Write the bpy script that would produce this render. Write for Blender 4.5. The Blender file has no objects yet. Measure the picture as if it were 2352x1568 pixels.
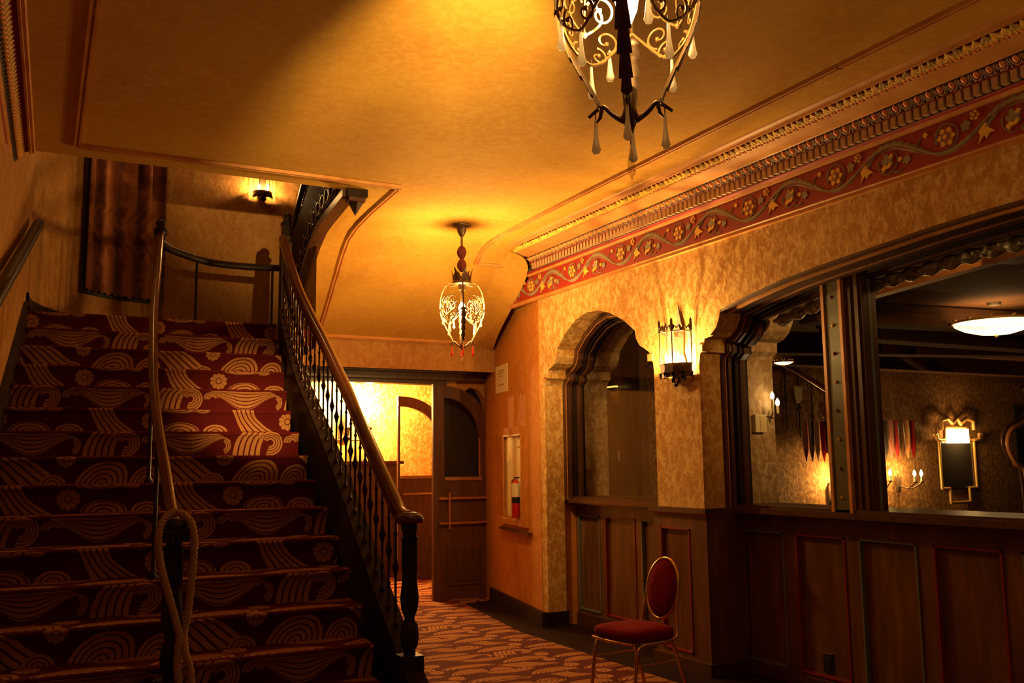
import bpy, math, random
from mathutils import Vector, Matrix, Euler
PI = math.pi
S = bpy.context.scene
COL = S.collection
rnd = random.Random(7)

# ---------------------------------------------------------------- camera
cam_d = bpy.data.cameras.new('camera'); cam = bpy.data.objects.new('camera', cam_d); COL.objects.link(cam)
cam_d.sensor_width = 36.0; cam_d.lens = 2169.5 / 2352 * 36.0; cam_d.clip_start = 0.05
_y, _p, _r = math.radians(27.4176), math.radians(7.3476), math.radians(-0.71816)
fw = Vector((math.sin(_y) * math.cos(_p), math.cos(_y) * math.cos(_p), math.sin(_p)))
rt = Vector((math.cos(_y), -math.sin(_y), 0)); up = rt.cross(fw)
r2 = math.cos(_r) * rt + math.sin(_r) * up; u2 = -math.sin(_r) * rt + math.cos(_r) * up
cam.matrix_world = Matrix(((r2.x, u2.x, -fw.x, 0), (r2.y, u2.y, -fw.y, 0), (r2.z, u2.z, -fw.z, 1.55), (0, 0, 0, 1)))
S.camera = cam
# ---------------------------------------------------------------- world and exposure
W = bpy.data.worlds.new('world'); S.world = W; W.use_nodes = True
W.node_tree.nodes['Background'].inputs[0].default_value = (0.02, 0.012, 0.006, 1)
W.node_tree.nodes['Background'].inputs[1].default_value = 0.15
S.view_settings.view_transform = 'Standard'; S.view_settings.look = 'None'
S.view_settings.gamma = 1.0; S.view_settings.use_curve_mapping = False
S.view_settings.exposure = 0.0
S.cycles.diffuse_bounces = 3; S.cycles.max_bounces = 6; S.cycles.glossy_bounces = 3; S.cycles.transmission_bounces = 4
WARM = (1.0, 0.57, 0.17)
def lamp(name, loc, watts, color=WARM, size=0.02, parent=None):
    d = bpy.data.lights.new(name, 'POINT'); d.energy = watts; d.color = color; d.shadow_soft_size = size
    o = bpy.data.objects.new(name, d); COL.objects.link(o)
    if parent: o.parent = parent
    o.location = loc
    return o

# ---------------------------------------------------------------- node maths
class N:
    """value socket with operators"""
    def __init__(s, t, k): s.t = t; s.k = k
    def _m(s, op, *a):
        n = s.t.nodes.new('ShaderNodeMath'); n.operation = op
        for i, v in enumerate((s,) + a):
            if isinstance(v, N): s.t.links.new(v.k, n.inputs[i])
            else: n.inputs[i].default_value = v
        return N(s.t, n.outputs[0])
    def __add__(s, o): return s._m('ADD', o)
    def __sub__(s, o): return s._m('SUBTRACT', o)
    def __mul__(s, o): return s._m('MULTIPLY', o)
    def __truediv__(s, o): return s._m('DIVIDE', o)
    __radd__ = __add__; __rmul__ = __mul__
    def __rsub__(s, o): return (s * -1.0) + o
    def __neg__(s): return s * -1.0
    def sin(s): return s._m('SINE')
    def cos(s): return s._m('COSINE')
    def abs(s): return s._m('ABSOLUTE')
    def floor(s): return s._m('FLOOR')
    def frac(s): return s._m('FRACT')
    def sqrt(s): return s._m('SQRT')
    def max(s, o): return s._m('MAXIMUM', o)
    def min(s, o): return s._m('MINIMUM', o)
    def lt(s, o): return s._m('LESS_THAN', o)
    def gt(s, o): return s._m('GREATER_THAN', o)
    def at2(s, o): return s._m('ARCTAN2', o)
    def wrap(s, a): return s._m('WRAP', a, -a)

def newmat(name, color, rough=0.6, metal=0.0, spec=0.5):
    m = bpy.data.materials.new(name); m.use_nodes = True
    b = m.node_tree.nodes['Principled BSDF']
    b.inputs['Base Color'].default_value = (*color, 1); b.inputs['Roughness'].default_value = rough
    b.inputs['Metallic'].default_value = metal; b.inputs['Specular IOR Level'].default_value = spec
    return m
def noise(t, scale, detail=4, dist=0.0, rough=0.55, coord='Object', stretch=None):
    tc = t.nodes.new('ShaderNodeTexCoord'); n = t.nodes.new('ShaderNodeTexNoise')
    n.inputs['Scale'].default_value = scale; n.inputs['Detail'].default_value = detail
    n.inputs['Distortion'].default_value = dist; n.inputs['Roughness'].default_value = rough
    if stretch:
        mp = t.nodes.new('ShaderNodeMapping'); mp.inputs['Scale'].default_value = stretch
        t.links.new(tc.outputs[coord], mp.inputs[0]); t.links.new(mp.outputs[0], n.inputs['Vector'])
    else: t.links.new(tc.outputs[coord], n.inputs['Vector'])
    return n
def ramp(t, fac, stops):
    r = t.nodes.new('ShaderNodeValToRGB'); e = r.color_ramp.elements
    while len(e) < len(stops): e.new(0.5)
    for i, (p, c) in enumerate(stops): e[i].position = p; e[i].color = (*c, 1)
    t.links.new(fac, r.inputs[0]); return r
def bump(t, b, fac, strength, dist=0.01, prev=None):
    n = t.nodes.new('ShaderNodeBump'); n.inputs['Strength'].default_value = strength; n.inputs['Distance'].default_value = dist
    t.links.new(fac, n.inputs['Height'])
    if prev: t.links.new(prev.outputs[0], n.inputs['Normal'])
    t.links.new(n.outputs[0], b.inputs['Normal']); return n
def noisy(name, stops, scale, rough=0.6, detail=4, dist=0.0, bstr=0.0, bdist=0.005, stretch=None, metal=0.0, spec=0.5, nr=0.55):
    m = newmat(name, stops[0][1], rough, metal, spec); t = m.node_tree; b = t.nodes['Principled BSDF']
    n = noise(t, scale, detail, dist, nr, stretch=stretch); r = ramp(t, n.outputs[0], stops)
    t.links.new(r.outputs[0], b.inputs['Base Color'])
    if bstr: bump(t, b, n.outputs[0], bstr, bdist)
    return m

M = {}
# trowelled plaster: ochre ground with paler skim marks
def plaster(name, dark, mid, pale, sc=1.0, fleck=1.0, b=0.5):
    m = newmat(name, mid, 0.8, 0, 0.15); t = m.node_tree; bs = t.nodes['Principled BSDF']
    big = noise(t, 1.3 * sc, 4); fl = noise(t, 20 * sc, 8, 0.7, 0.7, stretch=(1, 1, 0.7))
    r1 = ramp(t, big.outputs[0], [(0.3, dark), (0.62, mid)])
    r2_ = ramp(t, fl.outputs[0], [(0.44, (0, 0, 0)), (0.60, (fleck * 0.85,) * 3)])
    mx = t.nodes.new('ShaderNodeMix'); mx.data_type = 'RGBA'
    t.links.new(r2_.outputs[0], mx.inputs[0]); t.links.new(r1.outputs[0], mx.inputs[6]); mx.inputs[7].default_value = (*pale, 1)
    t.links.new(mx.outputs[2], bs.inputs['Base Color'])
    bump(t, bs, fl.outputs[0], b, 0.02)
    return m
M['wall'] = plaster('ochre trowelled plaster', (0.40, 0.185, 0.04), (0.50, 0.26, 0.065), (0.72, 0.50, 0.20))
M['wall_red'] = plaster('orange glazed plaster', (0.38, 0.115, 0.015), (0.52, 0.20, 0.03), (0.62, 0.32, 0.08), 0.8, 0.45)
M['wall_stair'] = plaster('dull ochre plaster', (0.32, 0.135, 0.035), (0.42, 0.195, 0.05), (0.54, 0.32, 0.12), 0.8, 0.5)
M['ceil'] = plaster('amber glazed ceiling plaster', (0.48, 0.235, 0.032), (0.58, 0.31, 0.05), (0.66, 0.40, 0.09), 0.8, 0.45, 0.15)
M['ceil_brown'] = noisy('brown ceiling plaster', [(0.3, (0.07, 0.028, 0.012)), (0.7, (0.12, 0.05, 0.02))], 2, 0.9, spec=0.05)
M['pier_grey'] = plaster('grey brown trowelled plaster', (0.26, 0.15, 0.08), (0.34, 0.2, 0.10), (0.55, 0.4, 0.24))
M['wood'] = noisy('dark stained oak', [(0.3, (0.045, 0.016, 0.007)), (0.7, (0.10, 0.038, 0.014))], 3, 0.38, stretch=(8, 8, 0.8), bstr=0.15)
M['panel'] = noisy('brown stained panel wood', [(0.28, (0.065, 0.024, 0.009)), (0.55, (0.125, 0.05, 0.017)), (0.75, (0.21, 0.09, 0.03))], 2.2, 0.36, detail=6, stretch=(6, 6, 0.9), bstr=0.12)
M['rail'] = noisy('polished red brown handrail wood', [(0.3, (0.07, 0.015, 0.006)), (0.7, (0.12, 0.030, 0.010))], 6, 0.2, spec=0.5)
M['blackwood'] = noisy('black brown painted wood', [(0.3, (0.012, 0.006, 0.004)), (0.7, (0.026, 0.012, 0.006))], 6, 0.45, spec=0.25)
M['carvedwood'] = noisy('dull dark carved wood', [(0.3, (0.014, 0.006, 0.004)), (0.7, (0.035, 0.014, 0.007))], 12, 0.85, spec=0.1)
M['trimwood'] = noisy('amber painted moulding', [(0.3, (0.50, 0.20, 0.05)), (0.7, (0.66, 0.32, 0.09))], 6, 0.5)
M['beamwood'] = noisy('orange brown timber', [(0.3, (0.25, 0.09, 0.03)), (0.7, (0.42, 0.17, 0.055))], 3, 0.5, stretch=(1, 8, 8))
M['red'] = noisy('crimson painted plaster', [(0.3, (0.26, 0.014, 0.012)), (0.7, (0.36, 0.025, 0.018))], 8, 0.55)
M['redline'] = newmat('dark red paint', (0.22, 0.01, 0.012), 0.45)
M['greenline'] = newmat('grey green paint', (0.13, 0.15, 0.12), 0.4)
M['iron'] = newmat('black wrought iron', (0.018, 0.013, 0.010), 0.32, 0.6)
M['bronze'] = noisy('aged bronze leafwork', [(0.3, (0.09, 0.055, 0.03)), (0.7, (0.17, 0.11, 0.06))], 30, 0.38, metal=0.75)
M['balmetal'] = newmat('dark bronzed iron', (0.05, 0.028, 0.016), 0.22, 0.85)
M['brass'] = newmat('brass', (0.72, 0.42, 0.14), 0.28, 0.9)
M['gilt'] = newmat('gilded carving', (0.6, 0.34, 0.1), 0.4, 0.5)
M['gold'] = newmat('yellow gilt paint', (0.85, 0.52, 0.07), 0.5)
M['orange'] = newmat('coral orange paint', (0.80, 0.27, 0.06), 0.5)
M['leafgreen'] = newmat('olive gold paint', (0.45, 0.30, 0.05), 0.5)
M['sage'] = noisy('sage grey paint', [(0.3, (0.24, 0.22, 0.15)), (0.7, (0.34, 0.29, 0.18))], 20, 0.55)
M['mauve'] = newmat('mauve brown paint', (0.30, 0.11, 0.08), 0.5)
M['dentil'] = newmat('stone buff paint', (0.50, 0.31, 0.17), 0.55)
M['navy'] = newmat('dark teal paint', (0.012, 0.022, 0.03), 0.5)
M['eggbg'] = newmat('dark umber paint', (0.05, 0.03, 0.018), 0.5)
M['velvet'] = noisy('crimson velvet', [(0.3, (0.10, 0.003, 0.003)), (0.7, (0.18, 0.005, 0.004))], 40, 0.95, spec=0.05)
M['sleeve'] = newmat('dark red velvet cord sleeve', (0.12, 0.01, 0.008), 0.75)
M['rope'] = newmat('hemp rope', (0.34, 0.19, 0.09), 0.8)
M['white'] = newmat('white card', (0.72, 0.62, 0.42), 0.6)
M['buff'] = newmat('buff enamel', (0.70, 0.55, 0.28), 0.5)
M['black'] = newmat('black plastic', (0.01, 0.01, 0.01), 0.4)
M['fire'] = newmat('red enamel', (0.5, 0.015, 0.01), 0.3)
M['ink'] = newmat('faded ink', (0.35, 0.22, 0.1), 0.8)
M['wax'] = newmat('ivory candle sleeve', (0.8, 0.68, 0.45), 0.5)
M['carve'] = noisy('grey silvered carving', [(0.35, (0.07, 0.06, 0.045)), (0.6, (0.42, 0.36, 0.27))], 25, 0.3, bstr=0.6, bdist=0.02)
M['postgreen'] = noisy('dull green painted post', [(0.3, (0.07, 0.075, 0.035)), (0.7, (0.12, 0.11, 0.05))], 9, 0.45)
M['dark'] = newmat('unlit dark surface', (0.02, 0.012, 0.008), 0.7)
M['border'] = noisy('plain dark flooring', [(0.3, (0.012, 0.005, 0.004)), (0.7, (0.022, 0.008, 0.006))], 60, 0.95, spec=0.05)
def fabric():
    m = newmat('faded striped hanging cloth', (0.2, 0.06, 0.02), 0.9, 0, 0.1); t = m.node_tree; b = t.nodes['Principled BSDF']
    tc = t.nodes.new('ShaderNodeTexCoord'); sp = t.nodes.new('ShaderNodeSeparateXYZ'); t.links.new(tc.outputs['UV'], sp.inputs[0])
    u = N(t, sp.outputs[0]); v = N(t, sp.outputs[1]); nz = noise(t, 5, 5, 1.0)
    k = N(t, nz.outputs[0])
    st = ((u * 23.0 + k * 2.2).sin() * 0.3 + 0.5)
    vine = (((u * 30 + (v * 26).sin() * 2.4).sin() * (v * 34 + k * 5).cos()).abs().gt(0.62)) * v.lt(0.42) * v.gt(0.16)
    f = st - vine * 0.16 + (k - 0.5) * 0.9
    r = ramp(t, f.k, [(0.15, (0.055, 0.016, 0.008)), (0.5, (0.17, 0.05, 0.02)), (0.85, (0.33, 0.12, 0.045))])
    t.links.new(r.outputs[0], b.inputs['Base Color']); return m
M['fabric'] = fabric()

def carpet(name, usc=1.0):
    m = newmat(name, (0.2, 0.01, 0.01), 0.95, 0, 0.15); t = m.node_tree; b = t.nodes['Principled BSDF']
    tc = t.nodes.new('ShaderNodeTexCoord'); sp = t.nodes.new('ShaderNodeSeparateXYZ'); t.links.new(tc.outputs['UV'], sp.inputs[0])
    wob = N(t, noise(t, 7, 2, coord='UV').outputs[0])
    U = N(t, sp.outputs[0]) * usc + (wob - 0.5) * 0.012; V = N(t, sp.outputs[1]) * usc + (wob - 0.5) * 0.012
    L = 0.92; HT = 1.35
    Vw = (V / HT).frac() * HT
    def ux_(c): return (U - c).wrap(L / 2)
    lay = []                      # (zone, ink), later entries lie on top
    def stripes(s, n, gap=0.28): return (s * n).frac().gt(gap)
    def between(c, yb, xlo, xhi, ylo, yhi, n):
        x = ux_(c) + c; y = Vw - yb
        a_ = xlo(y); w_ = xhi(y) - a_; s_ = (x - a_) / w_
        ins = s_.gt(0.0) * s_.lt(1.0) * y.gt(ylo) * y.lt(yhi); lay.append((ins, ins * stripes(s_, n)))
    def dome(c, yb, w, h, n=4.0, up=1.0, eye=0.0):
        x = ux_(c); y = (Vw - yb) * up
        q = ((x - y * eye) / (w / 2)); r = (q * q + (y / h) * (y / h)).sqrt()
        ins = r.lt(1.0) * y.gt(0.0); lay.append((ins, ins * stripes(r, n)))
    def ring_(c, yc, r0, r1, n, t0, t1, fl=1.0):
        x = ux_(c) * fl; y = Vw - yc; r = (x * x + y * y).sqrt(); th = y.at2(x)
        zone = r.lt(r1) * th.gt(t0) * th.lt(t1); ins = zone * r.gt(r0)
        lay.append((ins, ins * stripes((r - r0) / (r1 - r0), n)))
    def bloom(c, yc, R0=0.062):
        x = ux_(c); y = Vw - yc; r = (x * x + y * y).sqrt(); th = y.at2(x); p_ = (th * 5).sin().abs()
        R = p_.sqrt() * (R0 * 0.2) + R0 * 0.8
        lay.append((r.lt(R0 * 1.1), (r.lt(R) * p_.gt(0.16) * r.gt(R0 * 0.36)).max(r.lt(R0 * 0.27))))
    # band A: long wave with curled ends, plume and large curl
    ring_(0.060, 0.085, 0.014, 0.062, 3, 0.3, 3.2)
    x = ux_(0.28) + 0.28; y = Vw
    yu = 0.156 - (x - 0.46).max(0.0) * (x - 0.46).max(0.0) * 9.0
    yl = ((x - 0.06) * (2 * PI / 0.46)).cos() * 0.05 + 0.061
    s_ = (yu - y) / (yu - yl); ins = s_.gt(0.0) * s_.lt(1.0) * x.gt(0.045) * x.lt(0.56) * y.gt(0.0) * yu.gt(0.0)
    lay.append((ins, ins * stripes(s_, 5.5)))
    ring_(0.505, 0.068, 0.022, 0.058, 3, -1.2, 1.2)
    between(0.69, 0.0, lambda y: y * y * 2.2 + 0.565, lambda y: y * y * 2.2 + 0.755, 0.0, 0.165, 5)
    ring_(0.825, 0.085, 0.016, 0.085, 4, -1.9, 2.7)
    # band B: flower, sweeping plume, low domes
    bloom(0.10, 0.45 + 0.078)
    between(0.75, 0.45, lambda y: 0.69 - y * 0.42, lambda y: (0.17 - y).max(0.0) * (0.17 - y).max(0.0) * 5.6 + 0.775, 0.0, 0.17, 5)
    dome(0.29, 0.45, 0.25, 0.07, 3.5); dome(0.52, 0.45, 0.17, 0.055, 3)
    dome(0.27, 0.45 + 0.165, 0.26, 0.032, 2.5, -1.0); dome(0.43, 0.45 + 0.165, 0.10, 0.035, 2.5, -1.0)
    # band C: eyed domes and a falling mane
    dome(0.145, 0.90, 0.29, 0.135, 5, 1.0, 0.35); dome(0.395, 0.90, 0.18, 0.10, 4, 1.0, 0.2)
    between(0.62, 0.90, lambda y: 0.56 - y * 0.9, lambda y: 0.86 - y * 1.25, 0.0, 0.165, 5)
    dome(0.80, 0.90, 0.14, 0.055, 3)
    bloom(0.87, 0.90 + 0.15, 0.055)
    # the part of each band that lies on the tread
    for yb in (0.0, 0.45, 0.90):
        dome(0.22, yb + 0.185, 0.42, 0.10, 4.5); dome(0.70, yb + 0.21, 0.38, 0.13, 5, 1.0, 0.3)
        dome(0.45, yb + 0.44, 0.40, 0.10, 4.5, -1.0); bloom(0.0, yb + 0.36)
    a = None
    for zone, ink in lay:
        a = ink if a is None else a * (1.0 - zone) + ink
    fuzz = N(t, noise(t, 260, 2, coord='UV').outputs[0])
    mx = t.nodes.new('ShaderNodeMix'); mx.data_type = 'RGBA'
    t.links.new((a * (fuzz * 0.5 + 0.72).min(1.0)).k, mx.inputs[0]); mx.inputs[6].default_value = (0.072, 0.004, 0.0035, 1); mx.inputs[7].default_value = (0.36, 0.155, 0.05, 1)
    t.links.new(mx.outputs[2], b.inputs['Base Color'])
    bump(t, b, (a * 0.6 + fuzz * 0.6).k, 0.5, 0.004)
    return m
M['carpet'] = carpet('red carpet with tan waves')
M['carpet_floor'] = carpet('red floor carpet with tan waves', 1.0)

def emit(name, color, strength, mixt=0.0):
    m = bpy.data.materials.new(name); m.use_nodes = True; t = m.node_tree; t.nodes.clear()
    o = t.nodes.new('ShaderNodeOutputMaterial'); e = t.nodes.new('ShaderNodeEmission')
    e.inputs[0].default_value = (*color, 1); e.inputs[1].default_value = strength
    tr = t.nodes.new('ShaderNodeBsdfTransparent'); ad = t.nodes.new('ShaderNodeAddShader')
    t.links.new(e.outputs[0], ad.inputs[0]); t.links.new(tr.outputs[0], ad.inputs[1]); t.links.new(ad.outputs[0], o.inputs[0])
    return m
M['bulb'] = emit('lit clear bulb', (1.0, 0.72, 0.32), 14)
M['dimlight'] = emit('dim yellow strip', (1.0, 0.6, 0.12), 0.8)
M['bowl'] = emit('lit alabaster bowl', (1.0, 0.66, 0.27), 2.8)
def glass(name, tint=(1, 1, 1), base=0.03, gl=0.5):
    m = bpy.data.materials.new(name); m.use_nodes = True; t = m.node_tree; t.nodes.clear()
    o = t.nodes.new('ShaderNodeOutputMaterial'); g = t.nodes.new('ShaderNodeBsdfGlossy'); tr = t.nodes.new('ShaderNodeBsdfTransparent')
    tr.inputs[0].default_value = (*tint, 1); g.inputs['Roughness'].default_value = 0.03; mx = t.nodes.new('ShaderNodeMixShader')
    f = t.nodes.new('ShaderNodeLayerWeight'); f.inputs['Blend'].default_value = 0.5; q = N(t, f.outputs['Facing'])
    a = q * q * q * q * gl + base
    t.links.new(a.k, mx.inputs[0]); t.links.new(tr.outputs[0], mx.inputs[1]); t.links.new(g.outputs[0], mx.inputs[2]); t.links.new(mx.outputs[0], o.inputs[0])
    return m
M['pane'] = glass('window glass', (0.92, 0.92, 0.88))
M['cabglass'] = glass('cabinet glass', (0.96, 0.96, 0.92), 0.02, 0.06)
M['crystal'] = glass('cut crystal', (0.95, 0.93, 0.88), 0.25, 1.0)
M['mirror'] = newmat('dark mirror glass', (0.03, 0.025, 0.02), 0.05, 0.0, 1.0)
def milk():
    m = newmat('milky glass drop', (0.92, 0.86, 0.78), 0.15); b = m.node_tree.nodes['Principled BSDF']
    b.inputs['Subsurface Weight'].default_value = 0.0; b.inputs['Transmission Weight'].default_value = 0.12; return m
M['milk'] = milk()
_t = M['milk'].node_tree; _tl = _t.nodes.new('ShaderNodeBsdfTranslucent'); _tl.inputs[0].default_value = (0.95, 0.9, 0.82, 1); _mx = _t.nodes.new('ShaderNodeMixShader'); _mx.inputs[0].default_value = 0.5
_t.links.new(_t.nodes['Principled BSDF'].outputs[0], _mx.inputs[1]); _t.links.new(_tl.outputs[0], _mx.inputs[2]); _t.links.new(_mx.outputs[0], _t.nodes['Material Output'].inputs[0])
M['beamdark'] = noisy('dark brown beam wood', [(0.3, (0.035, 0.013, 0.006)), (0.7, (0.07, 0.028, 0.011))], 4, 0.9, spec=0.05)
M['redglass'] = newmat('red glass drop', (0.7, 0.01, 0.01), 0.1)
M['redglass'].node_tree.nodes['Principled BSDF'].inputs['Transmission Weight'].default_value = 0.6
M['bark'] = M['wood']

# ---------------------------------------------------------------- mesh builder
class MB:
    def __init__(s): s.v = []; s.f = []; s.m = []; s.sm = []; s.uv = {}; s.mats = []
    def mi(s, m):
        if m not in s.mats: s.mats.append(m)
        return s.mats.index(m)
    def add(s, vs, fs, m, smooth=False, uvs=None):
        o = len(s.v); s.v += [tuple(p) for p in vs]; k = s.mi(m)
        for i, f in enumerate(fs):
            s.f.append([o + j for j in f]); s.m.append(k); s.sm.append(smooth)
            if uvs: s.uv[len(s.f) - 1] = [uvs[j] for j in f]
        return s
    def box(s, a, b, m):
        x0, y0, z0 = a; x1, y1, z1 = b
        v = [(x0, y0, z0), (x1, y0, z0), (x1, y1, z0), (x0, y1, z0), (x0, y0, z1), (x1, y0, z1), (x1, y1, z1), (x0, y1, z1)]
        return s.add(v, [(0, 3, 2, 1), (4, 5, 6, 7), (0, 1, 5, 4), (1, 2, 6, 5), (2, 3, 7, 6), (3, 0, 4, 7)], m)
    def obox(s, c, d, n, L, Wd, Hh, m):
        """box centred c, long axis d, second axis n"""
        d = Vector(d).normalized(); n = Vector(n).normalized(); k = d.cross(n); c = Vector(c)
        v = [c + d * (L / 2 * a) + n * (Wd / 2 * b) + k * (Hh / 2 * e) for a in (-1, 1) for b in (-1, 1) for e in (-1, 1)]
        return s.add(v, [(0, 1, 3, 2), (4, 6, 7, 5), (0, 4, 5, 1), (2, 3, 7, 6), (0, 2, 6, 4), (1, 5, 7, 3)], m)
    def grid(s, rows, m, smooth=True, uvf=None, closed=False):
        n = len(rows[0]); vs = [p for r in rows for p in r]; fs = []
        for i in range(len(rows) - 1):
            for j in range(n - (0 if closed else 1)):
                fs.append((i * n + j, i * n + (j + 1) % n, (i + 1) * n + (j + 1) % n, (i + 1) * n + j))
        uvs = [uvf(i, j) for i in range(len(rows)) for j in range(n)] if uvf else None
        return s.add(vs, fs, m, smooth, uvs)
    def tube(s, path, r, m, seg=8, cap=True, flat=None):
        path = [Vector(p) for p in path]; n = len(path); rs = r if isinstance(r, (list, tuple)) else [r] * n
        rows = []; ref = None
        for i, p in enumerate(path):
            t = (path[min(i + 1, n - 1)] - path[max(i - 1, 0)]).normalized()
            if ref is None:
                ref = Vector((0, 0, 1)) if abs(t.z) < 0.9 else Vector((1, 0, 0))
            a = (ref - t * ref.dot(t)).normalized(); ref = a; b = t.cross(a)
            fa, fb = (flat or (1, 1))
            rows.append([p + a * (math.cos(2 * PI * k / seg) * rs[i] * fa) + b * (math.sin(2 * PI * k / seg) * rs[i] * fb) for k in range(seg)])
        s.grid(rows, m, True, closed=True)
        if cap:
            s.add(rows[0], [tuple(range(seg))[::-1]], m); s.add(rows[-1], [tuple(range(seg))], m)
        return s
    def lathe(s, c, prof, m, seg=16, ax=None, smooth=True):
        """prof [(r, z)]"""
        c = Vector(c); rows = []
        for r, z in prof:
            rows.append([c + Vector((r * math.cos(2 * PI * k / seg), r * math.sin(2 * PI * k / seg), z)) for k in range(seg)])
        s.grid(rows, m, smooth, closed=True)
        if prof[0][0] > 1e-4: s.add(rows[0], [tuple(range(seg))[::-1]], m)
        if prof[-1][0] > 1e-4: s.add(rows[-1], [tuple(range(seg))], m)
        return s
    def prism(s, poly, fn, m, smooth=False, msides=None):
        """poly 2d points; fn(p, 0|1) -> 3d"""
        n = len(poly); v = [fn(p, 0) for p in poly] + [fn(p, 1) for p in poly]
        s.add(v, [tuple(range(n)), tuple(range(2 * n - 1, n - 1, -1))], m)
        s.add(v, [(i, i + n, (i + 1) % n + n, (i + 1) % n) for i in range(n)], msides or m, smooth)
        return s
    def ball(s, c, r, m, seg=10, sq=(1, 1, 1)):
        c = Vector(c); rows = []
        for i in range(seg // 2 + 1):
            a = -PI / 2 + PI * i / (seg // 2)
            rows.append([c + Vector((r * sq[0] * math.cos(a) * math.cos(2 * PI * k / seg), r * sq[1] * math.cos(a) * math.sin(2 * PI * k / seg), r * sq[2] * math.sin(a))) for k in range(seg)])
        return s.grid(rows, m, True, closed=True)
    def build(s, name, parent=None, loc=None):
        me = bpy.data.meshes.new(name); me.from_pydata(s.v, [], s.f)
        for m in s.mats: me.materials.append(M[m])
        me.polygons.foreach_set('material_index', s.m); me.polygons.foreach_set('use_smooth', s.sm)
        if s.uv:
            ul = me.uv_layers.new(name='UVMap')
            for p in me.polygons:
                if p.index in s.uv:
                    for k, li in enumerate(p.loop_indices): ul.data[li].uv = s.uv[p.index][k]
        me.update()
        o = bpy.data.objects.new(name, me); COL.objects.link(o)
        if parent: o.parent = parent
        if loc: o.location = loc
        return o
def tag(o, label=None, cat=None, group=None, kind=None):
    if label: o['label'] = label
    if cat: o['category'] = cat
    if group: o['group'] = group
    if kind: o['kind'] = kind
    return o
def struct(o, label=None): o['kind'] = 'structure'; o['label'] = label or o.name; return o
def empty(name, loc, label, cat, group=None, rz=0):
    o = bpy.data.objects.new(name, None); COL.objects.link(o); o.location = loc; o.rotation_euler = (0, 0, rz)
    return tag(o, label, cat, group)
def copy_tree(o, parent=None):
    c = o.copy(); COL.objects.link(c)
    if parent: c.parent = parent
    for ch in list(o.children): copy_tree(ch, c)
    return c
def lerp(a, b, t): return a + (b - a) * t
def interp(pts, x):
    if x <= pts[0][0]: return pts[0][1]
    for (a, b), (c, d) in zip(pts, pts[1:]):
        if x <= c: return b + (d - b) * (x - a) / (c - a)
    return pts[-1][1]
def smooth_path(pts, n=6):
    P = [Vector(p) for p in pts]; out = []
    for i in range(len(P) - 1):
        a = P[max(i - 1, 0)]; b = P[i]; c = P[i + 1]; d = P[min(i + 2, len(P) - 1)]
        for k in range(n):
            t = k / n; t2 = t * t; t3 = t2 * t
            out.append(0.5 * ((2 * b) + (c - a) * t + (2 * a - 5 * b + 4 * c - d) * t2 + (3 * b - a - 3 * c + d) * t3))
    out.append(P[-1]); return out

# lamp powers (W)
P_NEAR, P_SIDE, P_UP, P_FAR, P_PIER, P_STAIR, P_DOOR, P_BOWL, P_ROOM = 8, 12, 2000, 150, 140, 45, 700, 2.5, 70
P_BEAM, P_WELL = 1700, 14
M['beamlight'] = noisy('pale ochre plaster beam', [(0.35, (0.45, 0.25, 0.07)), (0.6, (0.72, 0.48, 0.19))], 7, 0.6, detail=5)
# ================================================================ ROOM SHELL
CZ = 3.66                      # lobby ceiling
XF = 4.537                     # face of the right wall
def lw(y): return -0.02 + 0.089 * (y - 8.04)        # left wall line
b = MB(); V0 = -2.5
b.add([(-1.2, V0, 0), (4.20, V0, 0), (4.20, 8.0, 0), (4.50, 9.9, 0), (5.6, 10.2, 0), (5.6, 13.4, 0), (-1.2, 13.4, 0)], [(0, 1, 2, 3, 4, 5, 6)], 'carpet_floor', uvs=[(x_ * 0.95, y_ * 0.95) for x_, y_ in ((-1.2, V0), (4.20, V0), (4.20, 8.0), (4.50, 9.9), (5.6, 10.2), (5.6, 13.4), (-1.2, 13.4))])
b.add([(4.20, V0, 0), (5.6, V0, 0), (5.6, 10.2, 0), (4.50, 9.9, 0), (4.20, 8.0, 0)], [(0, 1, 2, 3, 4)], 'border')  # plain dark strip along the right wall
b.box((-1.2, V0, -0.12), (5.6, 13.4, -0.01), 'dark')
struct(b.build('floor'), 'patterned red lobby carpet with a darker strip along the right wall')
# ceiling slab with the stair well cut out
def ruled(b, path0, path1, m, n=12, th=None):
    b.grid([[tuple(Vector(p).lerp(Vector(q), k / n)) for k in range(n + 1)] for p, q in zip(path0, path1)], m)
b = MB()
cpoly = [(-1.0, V0), (4.9, V0), (4.9, 7.80), (2.28, 7.80), (2.22, 6.87), (-0.6, 6.87)]
b.prism(cpoly, lambda p, k: (p[0], p[1], CZ + 0.22 * k), 'ceil')
struct(b.build('ceiling'), 'amber plaster lobby ceiling')
SOF = [(7.80, 3.66), (8.0, 3.648), (8.2, 3.615), (8.4, 3.555), (8.6, 3.47), (8.8, 3.375), (9.2, 3.19), (9.6, 3.01), (10.0, 2.83)]
def sofx(y): return 2.28 + (y - 7.8) * 0.095
def wallx(y): return XF + max(0, y - 8.2) * 0.2
b = MB()
rows = []
for y, z in SOF:
    n = 16; x0, x1 = sofx(y), wallx(y) - 0.02
    rows.append([(lerp(x0, x1, k / n), y, z) for k in range(n + 1)])
b.grid(rows, 'ceil')
b.grid([[(x, y, z + 0.16) for x, y, z in r][::-1] for r in rows], 'ceil')
b.grid([[(sofx(y) - 0.02, y, 2.60), (sofx(y) - 0.02, y, interp(SOF, y) + 0.1)] for y in (8.28, 8.6, 9.0, 9.4, 9.88)], 'ceil', False)  # upright panel added to shut the far lantern's light out of the stairwell
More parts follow.
